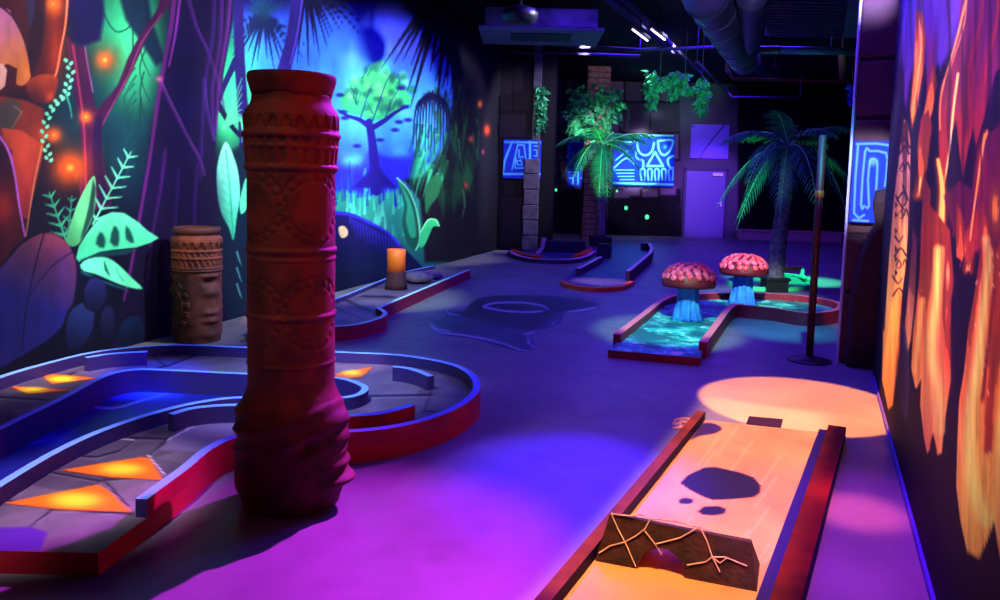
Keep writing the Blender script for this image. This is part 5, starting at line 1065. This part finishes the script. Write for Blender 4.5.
# light tubes
TUBE = mat('lit_tube', (235, 215, 255), .5, emit=((222, 190, 255), 5)); HOU = mat('tube_housing', (14, 12, 26), .9, spec=.05)
for k, (A_, B_) in enumerate((((632, 29), (648, 41)), ((651, 29), (665, 40)))):
    zt = 4.1; a = Cz(*A_, zt); b = Cz(*B_, zt); a.z = b.z = zt; d_ = (b - a).normalized()
    t = thing('light_tube', ('left' if k == 0 else 'right') + ' one of the two glowing white violet light tubes under the ceiling', 'ceiling light', ((a.x + b.x) / 2, (a.y + b.y) / 2, zt), group='twin ceiling light tubes')
    MB().tube([a + (b - a) * .04, b - (b - a) * .04], .016, 10).build('tube', TUBE, t, smooth=True)
    n_ = Vector((-d_.y, d_.x, 0)); c_ = (a + b) / 2 + Vector((0, 0, .06)); MB().box(c_, ((b - a).length + .1, .06, .05), ax=(d_, n_, Vector((0, 0, 1)))).tube([c_, Vector((c_.x, c_.y, CEIL))], .012, 6).build('housing', HOU, t)
# long diagonal trays
for k, (A_, B_, zt, wd) in enumerate((((598, -8), (672, 54), 4.30, .10), ((614, -8), (700, 74), 4.36, .07))):
    a = Cz(*A_, zt); b = Cz(*B_, zt); a.z = b.z = zt; d_ = (b - a).normalized(); n_ = Vector((-d_.y, d_.x, 0)); m_ = MB()
    m_.box((a + b) / 2, ((b - a).length, wd, .02), ax=(d_, n_, Vector((0, 0, 1))))
    for s_ in (-1, 1): m_.box((a + b) / 2 + n_ * s_ * wd / 2 + Vector((0, 0, .03)), ((b - a).length, .012, .07), ax=(d_, n_, Vector((0, 0, 1))))
    for q in (.1, .5, .9): c_ = a + (b - a) * q; m_.tube([c_, Vector((c_.x, c_.y, CEIL))], .012, 6)
    tag(m_.build('cable_tray', mat('violet_grey_steel', (52, 48, 96), .8, spec=.1)), ('wider left' if k == 0 else 'narrower right') + ' diagonal cable tray running under the ceiling beside the light tubes', 'cable tray')
# big round duct along the room, a second one bending down, and a ribbed flat duct
zt = 3.85
qa = Cz(745, 60, zt); qa.z = zt; qb = qa - RU * 5.5 
C_ = [qa + (qb - qa) * (k / 20) for k in range(21)]; m_ = MB().tube(C_, .27, 28)
dct = thing('round_duct', 'fat round silver ventilation duct running diagonally under the ceiling', 'ventilation duct', (qa.x, qa.y, zt)); m_.build('duct_pipe', GAL, dct, smooth=True)
for q in range(1, 20, 3): MB().tube([C_[q] + RU * .025, C_[q] - RU * .025], .285, 28).build('duct_collar', GAL, dct, smooth=True)
for q in (C_[3], C_[14]): MB().tube([Vector((q.x, q.y, zt + .26)), Vector((q.x, q.y, CEIL))], .012, 6).build('hanger_rod', PIPE, dct)
ra = Cz(764, 50, 3.85); ra.z = 3.85; rb_ = PL(866, 52, ra, BN); rb_.z = 3.85; ln_ = (rb_ - ra).length; AX2 = (BU, BN, Vector((0, 0, 1)))
cc = (ra + rb_) / 2 - RU * 1.5
rd_ = thing('flat_duct', 'wide flat ribbed ventilation duct crossing the ceiling at the upper right', 'ventilation duct', (cc.x, cc.y, 4.05))
MB().prism([(q.x, q.y) for q in (ra, rb_, rb_ - RU * 3.2, ra - RU * 3.2)], 4.08, 4.44).build('duct_box', mat('dull_blue_grey_metal', (96, 100, 130), .6), rd_, bevel=.01)
m_ = MB()
for k in range(13): m_.box((ra + rb_) / 2 - RU * (.15 + k * .22) - BU * .1 * ln_ + Vector((0, 0, 4.07 - 3.85)), (ln_ * .72, .08, .03), ax=AX2)
m_.build('rib', GAL, rd_)
for s_ in (-1, 1): q = cc + BU * s_ * ln_ * .4; MB().tube([(q.x, q.y, 4.43), (q.x, q.y, CEIL)], .014, 6).build('hanger_rod', PIPE, rd_)
e0 = ra - BN * .02 - BU * .25; e1 = rb_ - BN * .02; DV = Vector((.30, 1, 0)).normalized()
bd = thing('bent_duct', 'shiny bent duct coming forward, then turning right along the edge of the flat duct', 'ventilation duct', e0)
pb_ = [e0 - DV * 3.6 + Vector((0, 0, .1)), e0 - DV * 2.0 + Vector((0, 0, .05)), e0 - DV * .7, e0 + BU * .04, e0 + BU * .5]
cb_ = cr(pb_, 8); MB().tube(cb_, [.20 if k < 14 else .20 - .13 * min(1, (k - 14) / 12) for k in range(len(cb_))], 22).build('bend', GAL, bd, smooth=True)
MB().tube([e0 + BU * .48, e1], .065, 14).build('edge_pipe', mat('teal_grey_pipe', (96, 150, 160), .4, .3), bd, smooth=True)
for q in (e0 - DV * 2.0 + Vector((0, 0, .23)), e0 + (e1 - e0) * .7 + Vector((0, 0, .06))): MB().tube([q, Vector((q.x, q.y, CEIL if q.y < e0.y - 1 else 4.08))], .012, 6).build('hanger_rod', PIPE, bd)
# copper pipes
def pipe(name, L, z, r, m, label, hang=True):
    P = [Cz(x, y, z) for x, y in L]
    for q in P: q.z = z
    mm = MB().tube(P, r, 10)
    if hang:
        for q in (P[0], P[-1]): mm.tube([q, Vector((q.x, q.y, CEIL))], .01, 6)
    tag(mm.build(name, m, smooth=True), label, 'pipe'); return mm
pipe('ceiling_pipe', [(727, 56), (727, 70), (734, 79), (800, 80.5), (852, 82)], 4.0, .035, COP, 'thin copper pipe turning under the flat ribbed duct')
pipe('ceiling_pipe', [(842, 54), (843, 81)], 4.08, .07, COP, 'short thick copper pipe coming forward beside the block pillar')
pipe('ceiling_pipe', [(745, 56), (756, 66), (774, 73)], 4.05, .13, GAL, 'grey elbow duct pipe coming down behind the fat round duct')
pipe('ceiling_pipe', [(566, 46), (640, 50), (716, 47)], 4.2, .035, PIPE, 'violet lit pipe crossing the ceiling behind the light tubes')
pipe('ceiling_pipe', [(490, 52), (560, 53), (640, 56)], 4.15, .03, PIPE, 'thin dark pipe crossing the ceiling behind the air conditioner')
pipe('ceiling_pipe', [(697, 62), (732, 97), (800, 98)], 3.8, .025, PIPE, 'thin dark pipe running diagonally above the violet board')
m_ = MB(); g = Cz(848, 84, 3.9); rr = random.Random(77)
s0_ = MB().tube([g, Vector((g.x, g.y, CEIL))], .012, 6)
bf = thing('hanging_plant', 'blue lit trailing plant hanging beside the top of the block pillar', 'hanging plant', g, group='trailing plants hung under the ceiling')
foliage(m_, lambda: g + Vector((rr.uniform(-.06, .06) + .1, rr.uniform(-.06, .06), rr.uniform(-.42, 0))), 60, .13, rr); m_.build('foliage', mat('blue_lit_leaf', (60, 80, 230), .6), bf); s0_.build('stem', mat('dark_vine', (0, 0, 0)), bf)

# little green lights on the far wall
FG_ = mat('green_glow_bulb', (120, 255, 190), .5, emit=((60, 255, 150), 1.6))
for x, y, r, lab in ((556, 190, .035, 'tiny green light dot on the far wall under the stepped glyph board, leftmost'), (617, 191, .03, 'tiny green light dot just under the left end of the skull board'), (626, 208, .05, 'green light dot low on the far wall under the skull board, second from right'), (647, 217, .06, 'largest green light dot low on the far wall left of the door')):
    q = at_back(x, y, .02); tag(MB().blob(q, (r, .03, r * 1.2), 12, 8).build('firefly_light', FG_, smooth=True), lab, 'small light', 'green firefly lights on the far wall')
# ================================================================ lamps and added fill spots
BLUE = (.10, .022, 1.0)
for k, (x, y, L) in enumerate(((1.0, 6, .42), (2.4, 7.5, .65), (1.6, 11, .9), (4.4, 15.0, .7), (2.8, 17, .7), (6, 20, .6))): area('ultraviolet_lamp', (x, y, 4.5), (x, y, 0), BLUE, L, 1.6, 1.6)
for k, s in enumerate((-1.6, .6, 3.0, 5.8, 8.8, 12)):
    t = LA + LU * s; p_ = t - LN * 4.4
    spot('mural_fill', (p_.x, p_.y, 4.35), (t.x, t.y, 2.1), (.9, 1, 1), 1.2, 2.4, .5, .1)  # added fills in place of the mural paint's own ultraviolet glow
for k, s in enumerate((-.2, 1.3, 2.8)):
    t = RA + RU * s; p_ = t + RN * 3.2
    spot('lava_fill', (p_.x, p_.y, 4.2), (t.x, t.y, 1.95), (1, .8, .88), 1.3, 1.25, .5, .1)  # unseen spots added so the lava paint looks fluorescent
spot('magenta_floodlight', (1.3, 7.6, 4.4), (-.95, 2.45, 0), (.6, .03, .85), 4.6, 1.55, 1.0, .05)
spot('blue_floodlight', (.9, 6.8, 4.4), G(572, 480), (.06, .015, 1), 6, .85, 1.0, .07)
spot('red_floodlight', (1.5, 2.5, 3.0), (pc.x, pc.y, 1.25), (1, .06, .02), .65, .85, .5, .06)
spot('soft_front_fill', (-2.6, 1.0, 4.0), (pc.x, pc.y, 1.2), (1, .6, .5), .32, .7, .8, .2)  # fill spot added to lift the pillar's dark left side
lc = (G(560, 640) + G(765, 420)) / 2
lb_ = area('lane_floodlight', (lc.x - .25, lc.y - .1, 4.35), (lc.x, lc.y, 0), (1, .46, .17), 1, .82, 3.3, 3)
lb_.rotation_euler = Matrix((Vector((ld.y, -ld.x, 0)), Vector((ld.x, ld.y, 0)), Vector((0, 0, 1)))).transposed().to_euler(); lb_.location = (lc.x + .20, lc.y + .18, 4.35)
lb_.data.energy = 2.9 * math.pi * .82 * 3.3
spot('warm_floodlight', (1.6, 3.6, 4.3), G(800, 405), (1, .29, .03), 9.5, .72, .12, .02)
spot('pink_floodlight', (.8, 2.2, 4.3), G(858, 512), (1, .12, .2), 3.0, .28, .9, .05)
spot('violet_floodlight', (.6, 2.0, 4.3), G(860, 540), (.45, .03, .8), 2.4, 1.0, .9, .05)
spot('crystal_fill', (-2.0, 1.6, 4.2), G(60, 500), (.9, .8, 1), 1.6, .75, .6, .1)  # unseen white fills added so the orange crystal paint seems to glow
spot('crystal_fill', (-3.3, 2.6, 4.3), G(50, 383), (.9, .8, 1), 1.8, .5, .6, .1)
spot('crystal_fill', (-1.0, 3.0, 4.3), G(355, 374), (.9, .75, 1), 1.3, .3, .6, .1)
spot('island_lamp', (-2.0, 4.6, 4.4), G(150, 385), (.03, .06, 1), 5, .5, .9, .05)
spot('curb_fill', (-1.6, 3.0, 4.4), G(300, 395), (.35, .5, 1), 2.2, 1.3, .8, .1)  # extra fill put in to brighten the curb tops
spot('pool_fill', (1.0, 4.2, 4.2), G(668, 333), (.45, 1, .7), 1.7, .85, .5, .1)  # fills added for the pool deck and the mushroom stems
spot('pool_fill', (2.0, 5.0, 4.2), G(760, 300), (.65, 1, .75), 1.5, .95, .5, .1)
spot('teal_floodlight', (2.2, 5.4, 4.3), G(785, 330), (.02, .5, .6), 2.0, .75, .9, .05)
spot('board_fill', (5.2, 18, 4.3), at_back(640, 160), (.9, 1, 1), 2.2, .95, .4, .1)  # added spots imitating the ultraviolet glow of the glyph boards
spot('board_fill', (1.5, 15.5, 4.3), at_back(585, 165), (.9, 1, 1), 2.2, .75, .5, .1)
spot('board_fill', (1.2, 13.5, 4.3), PL(522, 158, RC, RCN), (.9, .9, 1), 2.0, .65, .5, .1)
spot('column_fill', (3.0, 17.5, 3.2), (ic.x, ic.y, 3.1), (.9, .75, .9), 1.3, .6, .8, .05)  # small fill added to bring out the dark bricks
spot('door_lamp', (5.6, 18.5, 4.3), at_back(706, 190), (.36, .12, 1), 1.3, 1.5, .6, .1)
spot('maze_fill', (1.6, 4.2, 3.4), D(870, 180, 6.9), (.8, .9, 1), 2.2, .42, .4, .05)  # unseen fill added to make the maze board bright
spot('palm_lamp', (1.7, 9.6, .12), cr_ + Vector((-.75, -.2, -.75)), (.15, 1, .45), 1.5, .5, .8, .05)
spot('palm_lamp', (3.4, 9.4, .12), cr_ + Vector((.3, -.2, -.6)), (.15, 1, .45), .25, .4, .8, .05)
spot('palm_lamp', (1.0, 15.5, .1), cl + Vector((.3, 0, -.2)), (.2, 1, .4), 1.8, 1.0, .6, .05)
spot('green_rim_lamp', (5.9, 12.6, 4.4), G(790, 280), (.08, 1, .5), 4.5, 1.1, .7, .05)
spot('orange_arc_fill', (1.6, 11, 4.3), G(600, 284), (1, .5, .4), 2.8, .55, .8, .05)  # warm fills added to make the orange arcs seem to glow
spot('orange_arc_fill', (.6, 14, 4.3), G(550, 256), (1, .5, .4), 2.6, .9, .8, .05)
spot('stone_lane_fill', (-.8, 6, 4.4), G(395, 298), (.7, 1, .85), 1.1, 1.1, .8, .05)  # added fill that lightens the pale curb of the stone lane
spot('hanging_plant_fill', (2.6, 10.5, 2.4), D(676, 88, 15), (.2, 1, .7), .7, .9, .8, .05)  # added spot that brightens the dark hanging foliage
spot('ceiling_up_fill', (3.0, 6.2, 3.1), (3.9, 11.5, 4.0), (.55, .5, 1), .45, 2.2, .9, .1)  # fill without a fixture, added in mid-air to light the ducts
spot('far_wall_fill', (3.5, 16.5, 4.4), at_back(620, 150), (.8, .65, .8), .45, 4.2, .8, .1)  # dim fill added to reveal the far wall blocks
spot('alcove_fill', (1.5, 14.5, 3.6), PL(522, 150, RC, RCN), (.8, .7, .9), .6, 2.2, .8, .1)  # dim added fill that makes the alcove blocks visible
spot('post_lamp', (-2.0, 3.6, 4.3), (sc_.x, sc_.y, 1.0), (1, .5, .3), 1.3, .45, .9, .05)
